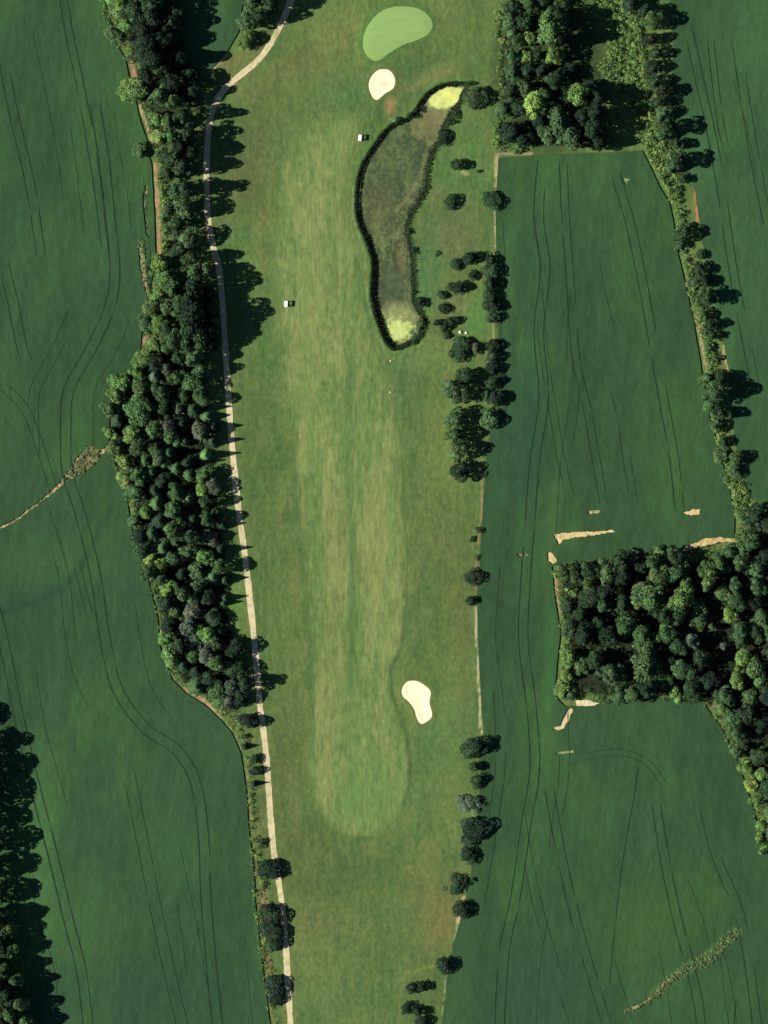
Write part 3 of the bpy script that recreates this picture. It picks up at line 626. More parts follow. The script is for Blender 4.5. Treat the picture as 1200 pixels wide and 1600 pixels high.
# --- single trees and bushes of the golf hole, each with its own description
gP, gF, gC, gY = 'trees and bushes by the pond', 'trees along the eastern crop edge', 'trees along the cart path', 'young trees east of the pond'
for a in [
 (743,152,19,6.5,'b','d','round dark tree by the bright algae tip of the pond',gP),(733,131,6,3,'s','d','small bush above the round tree at the pond tip',gP),
 (711,180,9,2.6,'s','d','low dark bush on the pond bank just below the algae tip',gP),(705,191,8,2.6,'s','k','small round bush on the pond bank, second below the algae tip',gP),
 (693,215,12,3.6,'b','k','black-green round tree on the pond bank beside its bend',gP),(641,182,7,2.6,'s','k','small dark bush on the pond bank facing the round bunker',gP),(650,172,6,2.4,'s','k','bush of the dark rim above the pond, toward the green',gP),
 (622,186,6,2.2,'s','k','small dark bush beside the pale patch on the pond rim',gP),
 (713,258,10,6.5,'b','d','squat dark tree with bare soil under it, east of the pond',gY),(748,268,4.5,1.8,'s','d','tiny bush close to the squat tree with bare soil',gY),
 (703,316,13,5,'b','d','lone rounded tree halfway along the pond, east side',gY),(768,313,15,5,'b','d','pointed dark tree standing on the crop boundary level with the pond',gF),
 (683,397,6,1.2,'s','d','tiny flat bush in the brown grass east of the pond',gY),(646,392,6.5,2.4,'s','k','small bush at the narrow waist of the pond bank',gP),(638,362,5,2.4,'s','d','small bush on the inner bend of the pond bank',gP),
 (735,403,13,6.4,'b','k','broad dark tree heading the cluster of young trees',gY),(711,413,9,3.6,'b','d','small tree touching the broad head tree of the cluster',gY),
 (739,430,8,3.4,'b','k','small round tree under the broad head tree of the cluster',gY),(702,450,8,3.2,'g','d','thin see-through young tree in the middle of the cluster',gY),
 (718,450,11,6,'b','k','large dark tree in the middle of the young cluster',gY),(690,461,8,3.2,'b','d','small tree below the thin see-through one',gY),
 (693,482,9,3.2,'b','k','small oval tree alone in the middle of the cluster gap',gY),(683,504,7,3.4,'b','k','narrow tree, nearest the pond of the lower cluster trio',gY),
 (704,502,9,5,'b','k','longest-shadowed tree of the lower cluster trio',gY),(694,512,8,4.4,'b','k','lowest tree of the lower cluster trio',gY),(697,525,7,2.8,'b','d','ragged little tree under the lower cluster trio',gY),
 (656,472,8,4,'b','k','oval dark tree on the lower east bank of the pond',gP),(646,457,5,2,'s','d','small bush just above the oval tree on the pond bank',gP),(657,505,12,2.6,'s','d','wide low thicket on the lower pond bank by the algae',gP),(649,528,9,2.2,'s','d','low bush closing the lower end of the pond',gP),
 (718,546,18,6,'b','d','wide dark tree below the two pale stones',gF),(742,544,10,5,'b','g','grey-green tree growing into the wide dark one below the stones',gF),
 (767,407,11,5.6,'b','k','top tree of the upper dark hedge on the crop edge',gF),(766,424,13,6.5,'b','d','second tree of the upper dark hedge on the crop edge',gF),(766,444,13,6.8,'b','k','third tree of the upper dark hedge on the crop edge',gF),
 (764,462,13,6.5,'b','d','fourth tree of the upper dark hedge on the crop edge',gF),(769,478,14,7,'b','k','fifth and widest tree of the upper dark hedge',gF),(770,497,12,5.5,'b','d','last tree of the upper dark hedge on the crop edge',gF),
 (770,541,11,6,'b','k','top tree of the lower dark hedge on the crop edge',gF),(770,557,12,6.5,'b','d','second tree of the lower dark hedge on the crop edge',gF),(769,576,12,6.6,'b','k','third tree of the lower dark hedge on the crop edge',gF),
 (769,597,12,6.6,'b','d','fourth tree of the lower dark hedge on the crop edge',gF),(759,618,9,4.5,'b','m','lighter green tree on the golf side of the lower dark hedge',gF),(774,622,13,7.4,'b','k','wide tree bulging from the lower dark hedge',gF),(764,655,16,7.5,'b','m','rounded pale-sided tree ending the lower dark hedge',gF),
 (712,612,22,13.5,'b','m','biggest crown of the four-tree clump west of the hedge',gF),(725,589,15,11,'b','d','top tree of the four-tree clump west of the hedge',gF),(713,654,18,13,'b','m','middle crown of the four-tree clump, below its biggest',gF),
 (717,702,19,13,'b','m','fourth crown down in the clump west of the hedge',gF),(719,735,18,10,'b','k','dark round tree at the foot of the clump west of the hedge',gF),(712,679,16,12,'b','m','small crown between the middle and lower crowns of the clump',gF),
 (765,697,5.5,2,'s','d','little round bush at the crop edge below the dark hedge',gF),(757,742,6,1.8,'s','m','low pale bush on the crop edge below the clump',gF),(757,728,5,1.5,'s','m','tiny bush beside the pale strip below the clump',gF),
 (748,828,8,3,'s','k','dark bush, upper of the pair where the strip bends',gF),(738,842,6,2,'s','k','flat bush, lower of the pair where the strip bends',gF),(745,871,6,1.8,'s','d','small bush in the red soil above the ball-shaped tree',gF),
 (740,902,15,4.4,'b','k','ball-shaped dark tree alone on the red-soil strip',gF),(737,938,9,3.6,'b','k','small dark tree just below the ball-shaped one',gF),
 (742,1166,20,8,'b','d','large ragged tree where the pale field strip ends',gF),(741,1198,10,6.2,'b','d','narrow tree squeezed under the large ragged one',gF),(745,1219,13,5.6,'b','d','third tree of the column below the field strip',gF),
 (735,1256,17,4.8,'g','g','pale grey thin-leaved tree above the big oval dark one',gF),(740,1296,24,6.6,'b','k','big oval black-green tree below the pale thin one',gF),(731,1336,14,5.4,'b','k','round tree directly under the big oval one',gF),
 (710,1379,15,4.5,'g','d','broken open crown with grass showing through it',gF),(728,1377,8,5,'g','k','dark upright half of the broken open crown',gF),(720,1420,16,6.4,'b','k','oval tree just above the pale dirt wedge',gF),
 (693,1507,14,7,'b','k','lens-shaped dark tree lying across the narrow boundary line',gF),(644,1542,10,4.8,'b','k','left half of the upper tree pair in the bottom enclosure',gF),(658,1541,9,5.4,'b','k','right half of the upper tree pair in the bottom enclosure',gF),
 (634,1574,9,4.2,'b','k','first tree of the lower row in the bottom enclosure',gF),(652,1579,10,6,'b','k','second tree of the lower row in the bottom enclosure',gF),(658,1597,11,5,'b','k','tree cut by the bottom edge inside the enclosure',gF),
 (383,1065,14,15.5,'b','d','tall belt tree throwing the spiky shadow over the path',gC),(388,1126,14,8,'b','k','dark tree leaning its shadow across the path below the belt',gC),(383,1150,6,2.6,'s','d','small bush between two roadside trees below the belt',gC),
 (383,1166,8,5.6,'c','k','little pointed conifer below the belt tip beside the field',gC),(397,1186,9,3.8,'b','d','upper tree of the close pair beside the path',gC),(400,1204,9,3.6,'b','k','lower tree of the close pair beside the path',gC),(397,1224,7,6,'c','k','slim conifer with its shadow tip on the path',gC),
 (409,1317,9,2.8,'s','k','small oval bush above the heart-shaped tree',gC),(420,1358,19,6.4,'b','k','heart-shaped dark tree overlapping the path',gC),(412,1382,6,1.8,'s','m','small light bush beneath the heart-shaped tree',gC),
 (424,1430,20,6.8,'b','k','upper crown of the big double tree over the path',gC),(412,1452,11,4.5,'b','d','small crown on the field side of the double tree',gC),(429,1458,19,6,'b','k','lower crown of the big double tree over the path',gC),(426,1476,12,5,'b','d','small crown at the foot of the double tree',gC),
 (429,1540,19,5.6,'b','k','rounded tree on the path near the bottom edge',gC),(431,1561,13,4.2,'b','k','smaller crown tucked under the rounded bottom tree',gC),
 (325,124,12,7,'b','m','pale-topped tree at the bend of the cart path',gC),(384,64,13,8,'b','b','bright bush-like tree at the tip of the copse by the path',gC),
 (384,34,16,14,'b','m','bright tree on the field side of the copse by the path',gC),(402,28,17,19,'b','d','dark tree on the path side of the copse',gC),(394,4,17,18,'b','m','tree at the top edge in the copse by the path',gC),(424,-14,20,27,'b','d','tall tree above the frame shading the path',gC),(422,10,16,21,'b','d','dark shaded tree between copse and path at the top',gC),
]:
    tree(a[0], a[1], a[2], a[3]*.84, *a[4:])

# --- the woods, belts and hedges: trees listed first, gaps in the canopy filled afterwards
def wood(items, group):
    if group == gW: items = [(i[0], i[1], i[2]*1.15, i[3]*(1.3 if i[0] > 262 and 150 < i[1] < 345 else 1.06 if i[0] > 232+i[1]*.04 and 90 < i[1] < 600 else .92)*(1.1 if i[1] < 100 and i[0] > 205 else 1), i[4], i[5]) for i in items]
    hk = .86 if group in (gE, gL) else 1.0
    out = []
    for it in items: out.append(tree(it[0], it[1], it[2]*(1.12 if group in (gN, gS) else 1.0), it[3]*hk, it[4], it[5], None, group)); 
    return out
gW, gN, gE, gS, gL = 'trees of the long western belt', 'trees of the wood at the top right', 'trees of the eastern hedge', 'trees of the square wood', 'trees of the wood in the bottom left corner'
west = wood([
 (185,12,18,9,'b','b'),(176,55,13,5,'b','m'),(213,18,20,16,'b','d'),(238,10,22,20,'b','d'),(230,-14,20,19,'b','m'),(258,-16,20,20,'b','d'),(224,50,21,17,'b','k'),(238,72,20,18,'b','k'),(244,98,18,17,'b','k'),(222,88,15,12,'b','d'),(262,66,16,15,'b','k'),(270,36,15,15,'b','k'),(282,92,13,13,'b','k'),(298,120,12,11,'b','k'),(304,146,12,12,'b','k'),(296,210,13,13,'b','k'),(300,238,12,13,'b','k'),(196,40,10,5,'b','b'),
 (242,40,16,17,'b','k'),(206,142,19,9,'b','b'),(250,108,15,12,'b','m'),(238,86,15,16,'b','k'),(228,118,12,14,'b','k'),(250,150,15,12,'b','m'),(272,160,12,12,'b','m'),(288,182,13,15,'b','d'),(268,130,14,16,'b','k'),(246,186,12,6,'b','b'),(264,194,11,8,'b','m'),
 (218,235,12,5,'b','m'),(248,214,11,5,'b','y'),(274,218,12,10,'b','m'),(270,250,15,13,'b','d'),(286,262,14,14,'b','d'),(282,232,14,14,'b','k'),(262,272,10,10,'b','d'),(290,296,14,15,'b','d'),(274,300,11,10,'b','m'),(266,328,10,9,'b','d'),
 (290,328,16,12,'b','m'),(300,372,17,11,'b','m'),(276,352,12,9,'b','d'),(280,390,13,8,'b','d'),(254,300,8,4,'s','b'),(256,318,8,4,'s','y'),(252,342,8,3.5,'s','b'),(258,360,8,4,'s','b'),(256,385,8,4,'s','b'),(250,275,7,3.5,'s','b'),
 (250,412,13,7,'b','b'),(256,436,13,8,'b','b'),(248,458,12,8,'b','b'),(270,450,13,11,'b','m'),(300,404,13,15,'b','d'),(304,428,11,15,'b','m'),(322,424,12,14,'b','m'),(304,450,16,20,'b','k'),(280,478,14,12,'b','m'),(262,480,12,9,'b','m'),
 (234,484,13,6,'b','m'),(228,506,13,6,'b','m'),(246,508,12,7,'b','b'),(292,502,12,15,'b','d'),(302,500,19,24,'b','k'),(296,474,14,18,'b','k'),(330,516,13,14,'b','k'),(330,486,12,12,'b','k'),(328,462,12,11,'b','k'),(334,540,11,9,'b','k'),(270,532,17,14,'b','m'),(262,512,12,11,'b','d'),(292,532,14,15,'b','d'),(314,530,15,18,'b','d'),  # very dark crowns near the path are toned as if lying in shadow
 (304,560,14,14,'b','m'),(242,540,12,8,'b','b'),(222,562,16,9,'b','b'),(214,582,11,8,'b','b'),(262,578,9,12,'b','g'),(246,566,12,12,'b','k'),(282,562,12,13,'b','d'),(187,598,15,8,'b','b'),(182,618,13,8,'b','b'),(172,640,14,9,'b','m'),
 (302,600,16,12,'b','m'),(218,640,22,13,'b','m'),(172,676,10,6,'b','b'),(206,678,13,10,'b','b'),(180,700,12,7,'b','m'),(240,672,13,11,'b','m'),(196,722,12,8,'b','y'),(244,703,11,10,'b','m'),(322,712,11,12,'c','b'),(320,742,14,9,'b','m'),(196,752,12,7,'b','b'),
 (265,708,13,12,'c','d'),(290,690,10,11,'c','d'),(345,859,10,11,'c','k'),(352,905,10,8,'c','d'),(340,802,9,8,'c','d'),(348,820,9,8,'c','k'),(352,934,8,8,'c','d'),(350,942,7,7,'c','d'),(332,690,11,11,'c','d'),(334,668,11,10,'c','k'),(238,738,12,10,'c','d'),(296,742,12,10,'c','m'),(228,802,10,8,'b','b'),(212,812,10,7,'b','m'),
 (236,872,10,8,'b','y'),(252,905,11,8,'b','m'),(302,812,12,12,'c','d'),(276,848,12,12,'c','d'),(366,1012,15,10,'b','k'),(368,1045,15,10,'b','d'),(340,1082,16,8,'b','m'),(358,1095,14,8,'b','g'),(375,1090,14,9,'b','k'),(330,1066,13,8,'b','d')], gW)
nwood = wood([
 (800,10,13,9,'b','d'),(788,22,9,5,'s','b'),(826,6,14,10,'b','m'),(850,-6,16,12,'b','d'),(876,-4,15,9,'b','m'),(796,40,14,9,'b','m'),(818,36,13,10,'b','d'),(826,62,12,8,'b','y'),(806,64,12,9,'b','m'),(858,48,22,23,'b','b'),(874,64,15,20,'b','k'),(868,26,15,19,'b','d'),(932,152,13,17,'b','k'),(936,226,11,14,'b','k'),(876,30,14,8,'b','d'),
 (868,86,17,12,'b','b'),(840,88,12,9,'b','d'),(800,90,12,9,'b','m'),(822,90,10,8,'b','y'),(800,114,15,10,'b','m'),(824,112,12,11,'b','d'),(846,112,12,12,'b','k'),(888,112,13,7,'b','k'),(866,126,14,12,'b','d'),(796,144,14,8,'b','d'),(822,140,14,10,'b','m'),
 (834,166,17,15,'b','y'),(850,150,12,13,'b','m'),(812,170,12,9,'b','d'),(786,172,12,6,'b','m'),(903,150,17,20,'b','b'),(884,150,13,9,'b','k'),(872,190,22,16,'b','m'),(890,212,20,13,'b','m'),(858,212,18,11,'b','m'),(800,206,18,12,'b','k'),(820,218,14,9,'b','k'),
 (776,200,9,4,'s','b'),(776,222,9,3,'s','b'),(910,186,15,14,'b','k'),(926,204,14,18,'b','d'),(930,178,14,19,'b','k'),(914,222,12,7,'b','k'),(926,136,12,6,'b','k'),(844,192,13,10,'b','k'),(806,234,9,3,'s','b'),(784,62,6,2.5,'s','y'),(936,222,12,9,'b','k')], gN)
east = wood([
 (984,8,15,10,'b','d'),(1004,-8,14,11,'b','d'),(1019,32,18,13,'b','m'),(1006,18,12,12,'b','d'),(1014,62,12,10,'b','k'),(1024,84,13,9,'b','d'),(1020,106,12,9,'b','k'),(1022,128,13,10,'b','d'),(1034,142,13,12,'b','k'),(1028,160,12,9,'b','d'),(1036,178,12,9,'b','m'),
 (1044,200,15,15,'b','d'),(1036,212,12,8,'b','m'),(1056,226,12,9,'b','d'),(1060,252,15,14,'b','d'),(1050,262,12,8,'b','m'),(1066,280,9,6,'b','d'),(1066,366,15,10,'b','d'),(1062,384,10,5,'b','m'),(1094,398,8,4.5,'b','d'),(1092,420,12,8,'b','d'),(1086,440,12,7,'b','m'),
 (1100,440,11,8,'b','k'),(1102,464,15,13,'b','d'),(1090,470,12,7,'b','m'),(1098,492,12,7,'b','m'),(1108,508,10,9,'b','d'),(1112,524,9,7,'b','d'),(1106,545,9,4,'s','m'),(1118,560,9,4,'s','m'),(1114,614,21,17,'b','m'),(1104,592,13,9,'b','m'),(1124,592,12,10,'b','d'),
 (1108,636,13,8,'b','m'),(1126,646,13,11,'b','d'),(1118,664,11,7,'b','m'),(1130,690,10,6,'b','d'),(1126,712,13,4.5,'b','m'),(1148,716,13,8.5,'b','m'),(1146,736,11,6,'b','m'),(1162,806,14,7,'b','m'),(1180,806,18,11,'b','d'),(1030,188,11,6,'b','m'),(1074,352,8,4,'s','m')], gE)
south = wood([
 (882,892,13,8,'b','m'),(900,896,13,9,'b','d'),(922,892,16,11,'b','d'),(948,892,17,12,'b','m'),(968,880,17,14,'b','d'),(972,900,14,14,'b','k'),(1000,886,12,12,'b','k'),(868,897,9,4,'s','b'),(893,924,10,5,'s','b'),(966,922,9,5,'b','y'),(918,908,12,9,'b','m'),
 (942,946,12,11,'b','m'),(1018,880,15,12,'b','m'),(1028,900,18,13,'b','m'),(1012,930,24,13,'b','m'),(1030,862,10,7,'b','b'),(994,940,12,10,'b','b'),(1064,936,22,15,'b','b'),(1058,960,16,14,'b','m'),(1072,915,12,11,'b','b'),(1104,890,15,10,'b','m'),(1106,908,13,14,'b','b'),
 (1124,882,15,9,'b','m'),(1140,862,14,9,'b','m'),(888,950,13,8,'b','d'),(906,962,13,11,'b','d'),(892,978,14,10,'b','d'),(912,990,16,14,'b','k'),(936,974,12,10,'b','d'),(890,1028,16,9,'b','b'),(908,1040,14,9,'b','m'),(884,1052,13,6,'b','b'),(878,1078,14,5,'b','b'),(892,1086,10,4,'b','m'),
 (954,1052,17,12,'b','m'),(928,1030,13,12,'b','d'),(1008,1038,28,15,'b','m'),(1002,996,20,12,'b','m'),(1040,990,18,13,'b','m'),(1034,1060,14,9,'b','m'),(990,1086,15,8,'b','m'),(968,1086,12,6,'b','m'),(1060,1010,16,13,'b','d'),(1066,1046,18,12,'b','m'),(1078,1000,13,12,'b','g'),(1092,1030,14,13,'b','d'),
 (1054,1082,12,6,'b','b'),(1112,980,6,6,'b','m'),(1130,1010,6,5,'b','g'),(1142,960,14,12,'b','b'),(1150,940,14,12,'b','m'),(1156,985,13,12,'b','m'),(1148,915,13,12,'b','m'),(1160,1030,15,12,'b','b'),(1156,1000,12,11,'b','m'),(1152,1060,15,12,'b','b'),(1130,1085,16,10,'b','m'),(1128,1105,12,8,'b','b'),(1144,1120,13,9,'b','m'),
 (1165,1200,12,5,'b','b'),(1174,1225,11,4.5,'b','y'),(1182,1248,10,4.5,'b','b'),(1188,1290,9,4,'b','b'),(1186,1308,8,3.5,'b','b'),(1192,1326,8,3,'s','b'),(1154,1172,12,7,'b','m'),(1150,1145,13,9,'b','m'),(1190,1210,10,7,'b','b')], gS)
def fill(poly, n, rmin, rmax, hfun, group, seed, tones, kinds='b', gapf=1.0, avoid=()):
    rr = random.Random(seed); b = bbox(poly); made = 0; tries = 0; out = []; gapf = .92
    while made < n and tries < 14000:
        tries += 1; x = rr.uniform(b[0], b[2]); y = rr.uniform(b[1], b[3])
        if not inside(poly, np.array([x]), np.array([y]))[0]: continue
        r = rr.uniform(rmin, rmax)
        if any((x-p[0])**2+(y-p[1])**2 < ((p[2]+r)*.72*gapf)**2 for p in PLACED): continue
        if any((x-q[0])**2+(y-q[1])**2 < q[2]**2 for q in avoid): continue
        out.append(tree(x, y, r, hfun(x, y, rr), rr.choice(kinds), rr.choice(tones), None, group)); made += 1
    return out
west += fill(BELT, 74, 13, 19, lambda x, y, rr: rr.uniform(6, 13), gW, 3, 'ddmmmmkbg', 'bbbc')
south += fill(SEWOOD, 52, 15, 22, lambda x, y, rr: rr.uniform(7, 16), gS, 4, 'ddmmk', 'b', 1.0, [(1115,945,24),(1118,1010,30),(1125,1050,22),(925,1065,26)])
low = wood([(14,1452,15,14,'b','m'),(-2,1430,18,19,'b','d'),(20,1480,15,15,'b','m'),(8,1510,16,17,'b','m'),(26,1530,15,16,'b','m'),(10,1550,16,17,'b','m'),(32,1566,15,16,'b','m'),(18,1585,16,17,'b','m'),(40,1596,15,16,'b','m'),(-6,1480,16,19,'b','d'),(-6,1540,16,20,'b','d'),(20,1610,16,18,'b','d')], gL)
off = []
for i in range(13):
    y = 1120+i*39; off.append(tree(-30+R.uniform(-6, 6)+max(0, (y-1112)*.075), y, 24, (10 if i == 0 else 14.5)+R.uniform(-1.5, 2)+i*.05, 'b', 'd', ORD[i]+' tree down the frame edge whose shadow darkens the west field', gL))

# ---- names in words for every tree of the woods
POS = {id(p[3]): p for p in PLACED}
def name_wood(objs, segs, lanes):
    """segs: [(ymax, phrase)], lanes: f(x,y)->phrase; within one segment and lane the trees are counted downwards per kind and tone"""
    buckets = {}
    for o in objs:
        x, y, r, e, kind, tone = next(p for p in PLACED if p[3] is o)
        seg = next(s for m, s in segs if y <= m); k = (WORD[tone], {'b': 'tree', 'g': 'tree', 'c': 'conifer', 's': 'bush'}[kind], lanes(x, y), seg)
        buckets.setdefault(k, []).append((y, x, o))
    for k, L in buckets.items():
        L.sort(key=lambda t: (t[0], t[1]))
        for i, (y, x, o) in enumerate(L):
            cnt = '' if len(L) == 1 else ORD[i]+' '
            o['label'] = f"{cnt}{k[0]} {k[1]} down {k[2]}, {k[3]}" if cnt else f"only {k[0]} {k[1]} {k[2].replace('the ', 'on the ', 1)}, {k[3]}"
def west_mid(y): return float(np.interp(y, [0,100,200,300,400,500,600,700,800,900,1000,1100], [215,240,262,275,285,275,250,255,270,290,310,350]))
name_wood(west, [(110,'above the red soil strip'),(290,'beside the small top field'),(470,'opposite the pond'),(600,'where the belt widens'),(690,'above the muddy gully'),(780,'just below the gully'),(880,'above the pointed path shadow'),(980,'below the pointed path shadow'),(2000,'near the belt tip')],
    lambda x, y: "the belt's field edge" if x < west_mid(y)-24 else ("the belt's path edge" if x > west_mid(y)+30 else "the belt's middle"))
name_wood(nwood, [(75,'level with the putting green'),(150,'level with the round bunker'),(2000,'above the crop corner')],
    lambda x, y: "the top wood's golf edge" if x < 822 else ("the top wood's shaded edge" if x > 878 else "the top wood's middle"))
name_wood(east, [(110,'near the top edge'),(290,'above the orange soil'),(540,'beside the first field bulge'),(2000,'above the square wood')],
    lambda x, y: "the eastern hedge")
name_wood(south, [(905,'top row'),(960,'upper part'),(1020,'level with the dark clearing'),(1100,'lower part'),(1200,'along the south slope'),(2000,'in the narrow tail')],
    lambda x, y: "the square wood's crop edge" if x < 960 else ("the square wood's centre" if x < 1060 else ("the square wood's clearing" if x < 1135 else "the square wood's far side")))
name_wood(low, [(1500,'at its upper end'),(2000,'at its lower end')], lambda x, y: "the corner wood" if x > 0 else "the corner wood's frame edge")

# ------------------------------------------------------------------ low growth nobody could count
def growth(name, polys, n, rmin, rmax, hmax, tones, seed, size, label, cat, dens=60, hfun=None, zs=.8, zoff=.3):
    rng = np.random.RandomState(seed); cs, rs, tt = [], [], []; rr = random.Random(seed)
    areas = [abs(sum(p[i][0]*p[(i+1) % len(p)][1]-p[(i+1) % len(p)][0]*p[i][1] for i in range(len(p))))/2 for p in polys]
    for poly, ar in zip(polys, areas):
        b = bbox(poly); m = int(n*ar/sum(areas)); k = 0
        while k < m:
            x = rng.uniform(b[0], b[2], m*3); y = rng.uniform(b[1], b[3], m*3); ok = inside(poly, x, y)
            for px, py in list(zip(x[ok], y[ok]))[:m-k]:
                r = rng.uniform(rmin, rmax); X, Y = W(px, py); z = float((hfun or base_relief)(np.array([px]), np.array([py]))[0])
                cs.append((X, Y, z+zoff*r+rng.uniform(0, hmax)*(.4+.6*N1(px/14, py/14)))); rs.append(r); t = rr.choice(tones); g = rng.uniform(.75, 1.25); tt.append((t[0]*g, t[1]*g, t[2]*g)); k += 1
    V, q, T = leaves_on_lobes(np.array(cs), np.array(rs), tt, dens, size, rng, up=.0, cull=False, zs=zs)
    me = leaf_mesh(name, (V, q, T)); o = link(name, me); o.color = (1, 1, 1, 1); return tag(o, label, cat, kind='stuff')
T_ = TONE
growth('gully_weeds', [rough_poly([(1020,1556),(1040,1528),(1070,1508),(1100,1490),(1130,1462),(1152,1448),(1150,1466),(1128,1488),(1104,1512),(1070,1522),(1046,1542),(1026,1562)], 2, 6, 2), rough_poly([(96,752),(110,728),(124,712),(140,698),(158,706),(150,722),(126,744)], 1, 5, 3), [(216,376),(224,372),(232,440),(238,476),(230,476),(222,430)], rough_poly([(972,1582),(1010,1562),(1040,1530),(1066,1510),(1070,1516),(1044,1540),(1014,1568),(978,1584)],1,5,4)], 900, .3, .8, .3, [(.13,.18,.08), (.11,.17,.07), (.14,.18,.08), (.10,.16,.06)], 9, .5, 'pale weeds grown up in the washed-out gullies', 'weeds', 40, lambda x, y: base_relief(x, y)+.25)
growth('undergrowth', [BELT, [(228,410),(310,400),(326,560),(222,556)], [(250,100),(300,190),(300,400),(262,400),(240,200)]], 1500, .7, 1.7, 1.2, [T_['k'], T_['d'], T_['d'], T_['m']], 1, .6, 'dark undergrowth beneath the long western tree belt', 'undergrowth', 26)
growth('undergrowth', [SEWOOD, [(785,5),(880,5),(940,120),(990,225),(785,232)]], 1700, .7, 1.7, 1.2, [T_['k'], T_['d'], T_['m']], 2, .6, 'dark undergrowth beneath the two eastern woods', 'undergrowth', 22)
HEDGE_E = [[(880,-20),(985,-20),(1000,20),(1004,60),(1012,110),(1012,170),(1030,205),(1046,240),(1058,290),(1070,350),(1074,395),(1088,450),(1080,470),(1068,420),(1058,360),(1050,318),(1034,285),(1010,240),(1000,225),(990,190),(975,150),(955,130),(930,100),(948,90),(945,30),(900,14),(880,10)],
  [(1076,455),(1096,480),(1112,520),(1120,580),(1106,582),(1098,540),(1086,500)],[(1124,738),(1156,740),(1168,770),(1176,800),(1150,812),(1140,770)],[(1108,640),(1126,650),(1134,700),(1150,740),(1132,740),(1118,690)]]
growth('hedge_growth', HEDGE_E, 1500, .6, 1.4, 1.6, [T_['b'], T_['y'], (.17,.25,.07), T_['m'], T_['b']], 3, .55, 'sunlit yellow-green scrub of the eastern hedge', 'scrub', 40)
growth('hedge_growth', [[(152,-20),(200,-20),(204,40),(206,92),(190,92),(176,60),(160,20)],[(214,96),(232,110),(244,190),(258,230),(262,290),(266,400),(252,400),(248,330),(248,260),(238,225),(224,170)],[(232,400),(262,400),(262,480),(250,540),(226,530),(226,490),(240,460)],[(166,700),(186,696),(214,760),(222,830),(250,900),(262,980),(250,985),(236,910),(210,860),(198,780)],
   [(246,985),(262,1000),(280,1050),(300,1070),(345,1095),(372,1120),(384,1160),(376,1160),(356,1130),(330,1100),(286,1074),(262,1050)],[(382,1180),(390,1180),(398,1290),(408,1340),(412,1400),(418,1470),(428,1560),(436,1620),(424,1620),(412,1540),(402,1470),(395,1400),(390,1300)]],
   1250, .5, 1.25, 1.2, [T_['b'], T_['m'], T_['y'], (.11,.16,.06)], 4, .5, 'bright scrub on the field side of the western belt', 'scrub', 32)
growth('hedge_growth', [[(862,884),(884,884),(886,960),(892,1010),(880,1070),(890,1100),(866,1096),(874,1050),(878,1000),(868,940)],[(1110,1100),(1130,1115),(1160,1170),(1188,1240),(1196,1330),(1182,1320),(1172,1240),(1146,1180),(1120,1130)],[(1060,860),(1100,852),(1150,850),(1150,866),(1090,876)],[(772,150),(786,150),(790,240),(770,236)],[(770,0),(786,0),(784,140),(778,140)]], 520, .5, 1.2, 1.2, [T_['b'], T_['y'], T_['m'], (.11,.16,.06)], 5, .5, 'bright scrub round the edges of the eastern woods', 'scrub', 32)
growth('hedge_growth', [[(1146,838),(1160,815),(1176,806),(1210,800),(1210,850),(1150,860)],[(900,1078),(960,1084),(1060,1082),(1106,1088),(1108,1102),(1040,1094),(960,1100),(905,1098)],[(866,880),(920,878),(1000,868),(1060,866),(1060,880),(960,884),(868,894)],[(1010,240),(1000,228),(1046,228),(1062,262),(1070,300),(1050,318)]], 330, .5, 1.3, 1.4, [T_['m'], T_['b'], T_['d'], T_['m']], 15, .5, 'green scrub filling the margins of the square wood', 'scrub', 32)
# reeds and sedge round the pond; west band widened to stand for bank shadow
def ring_polys():
    P = POND; n = len(P); cx = [p[0] for p in P]; out = []
    for i in range(n):
        a, b = P[i], P[(i+1) % n]; dx, dy = b[0]-a[0], b[1]-a[1]; l = math.hypot(dx, dy) or 1
        sg = 1 if inside(P, np.array([(a[0]+b[0])/2-dy/l*2]), np.array([(a[1]+b[1])/2+dx/l*2]))[0] else -1
        nx, ny = -dy/l*sg, dx/l*sg
        w = (13 if (nx > .2 and a[1] > 325) else 7 if nx > .2 else 13 if 225 < a[1] < 345 else 9)*(.62+.5*float(N3(a[0]/9, a[1]/9)))
        ou = 1.5*float(N4(a[0]/5, a[1]/5))
        if (a[1] < 150 and a[0] > 715): w = 2
        out.append([(a[0]-nx*ou, a[1]-ny*ou), (b[0]-nx*ou, b[1]-ny*ou), (b[0]+nx*w, b[1]+ny*w), (a[0]+nx*w, a[1]+ny*w)])
    return out
growth('reeds', ring_polys(), 7500, .18, .5, .5, [(.012,.024,.012), (.018,.034,.014), (.022,.040,.018), (.03,.05,.02)], 6, .34, 'dark reeds and sedge fringing the crescent pond', 'reeds', 70, relief, 1.6, .3)
growth('water_weed', [[(668,232),(676,240),(662,290),(640,320),(620,340),(612,335),(636,308),(656,272)],[(600,350),(636,350),(640,400),(636,440),(628,400),(606,380)],[(612,340),(630,330),(634,350),(616,356)]], 200, .25, .6, .15, [(.12,.14,.07), (.16,.17,.09), (.09,.11,.05)], 7, .35, 'pale floating weed on the pond', 'water weed', 40, lambda x, y: np.zeros(x.shape)+float(base_relief(np.array([620.]), np.array([330.]))[0])-1.3, .3, .1)

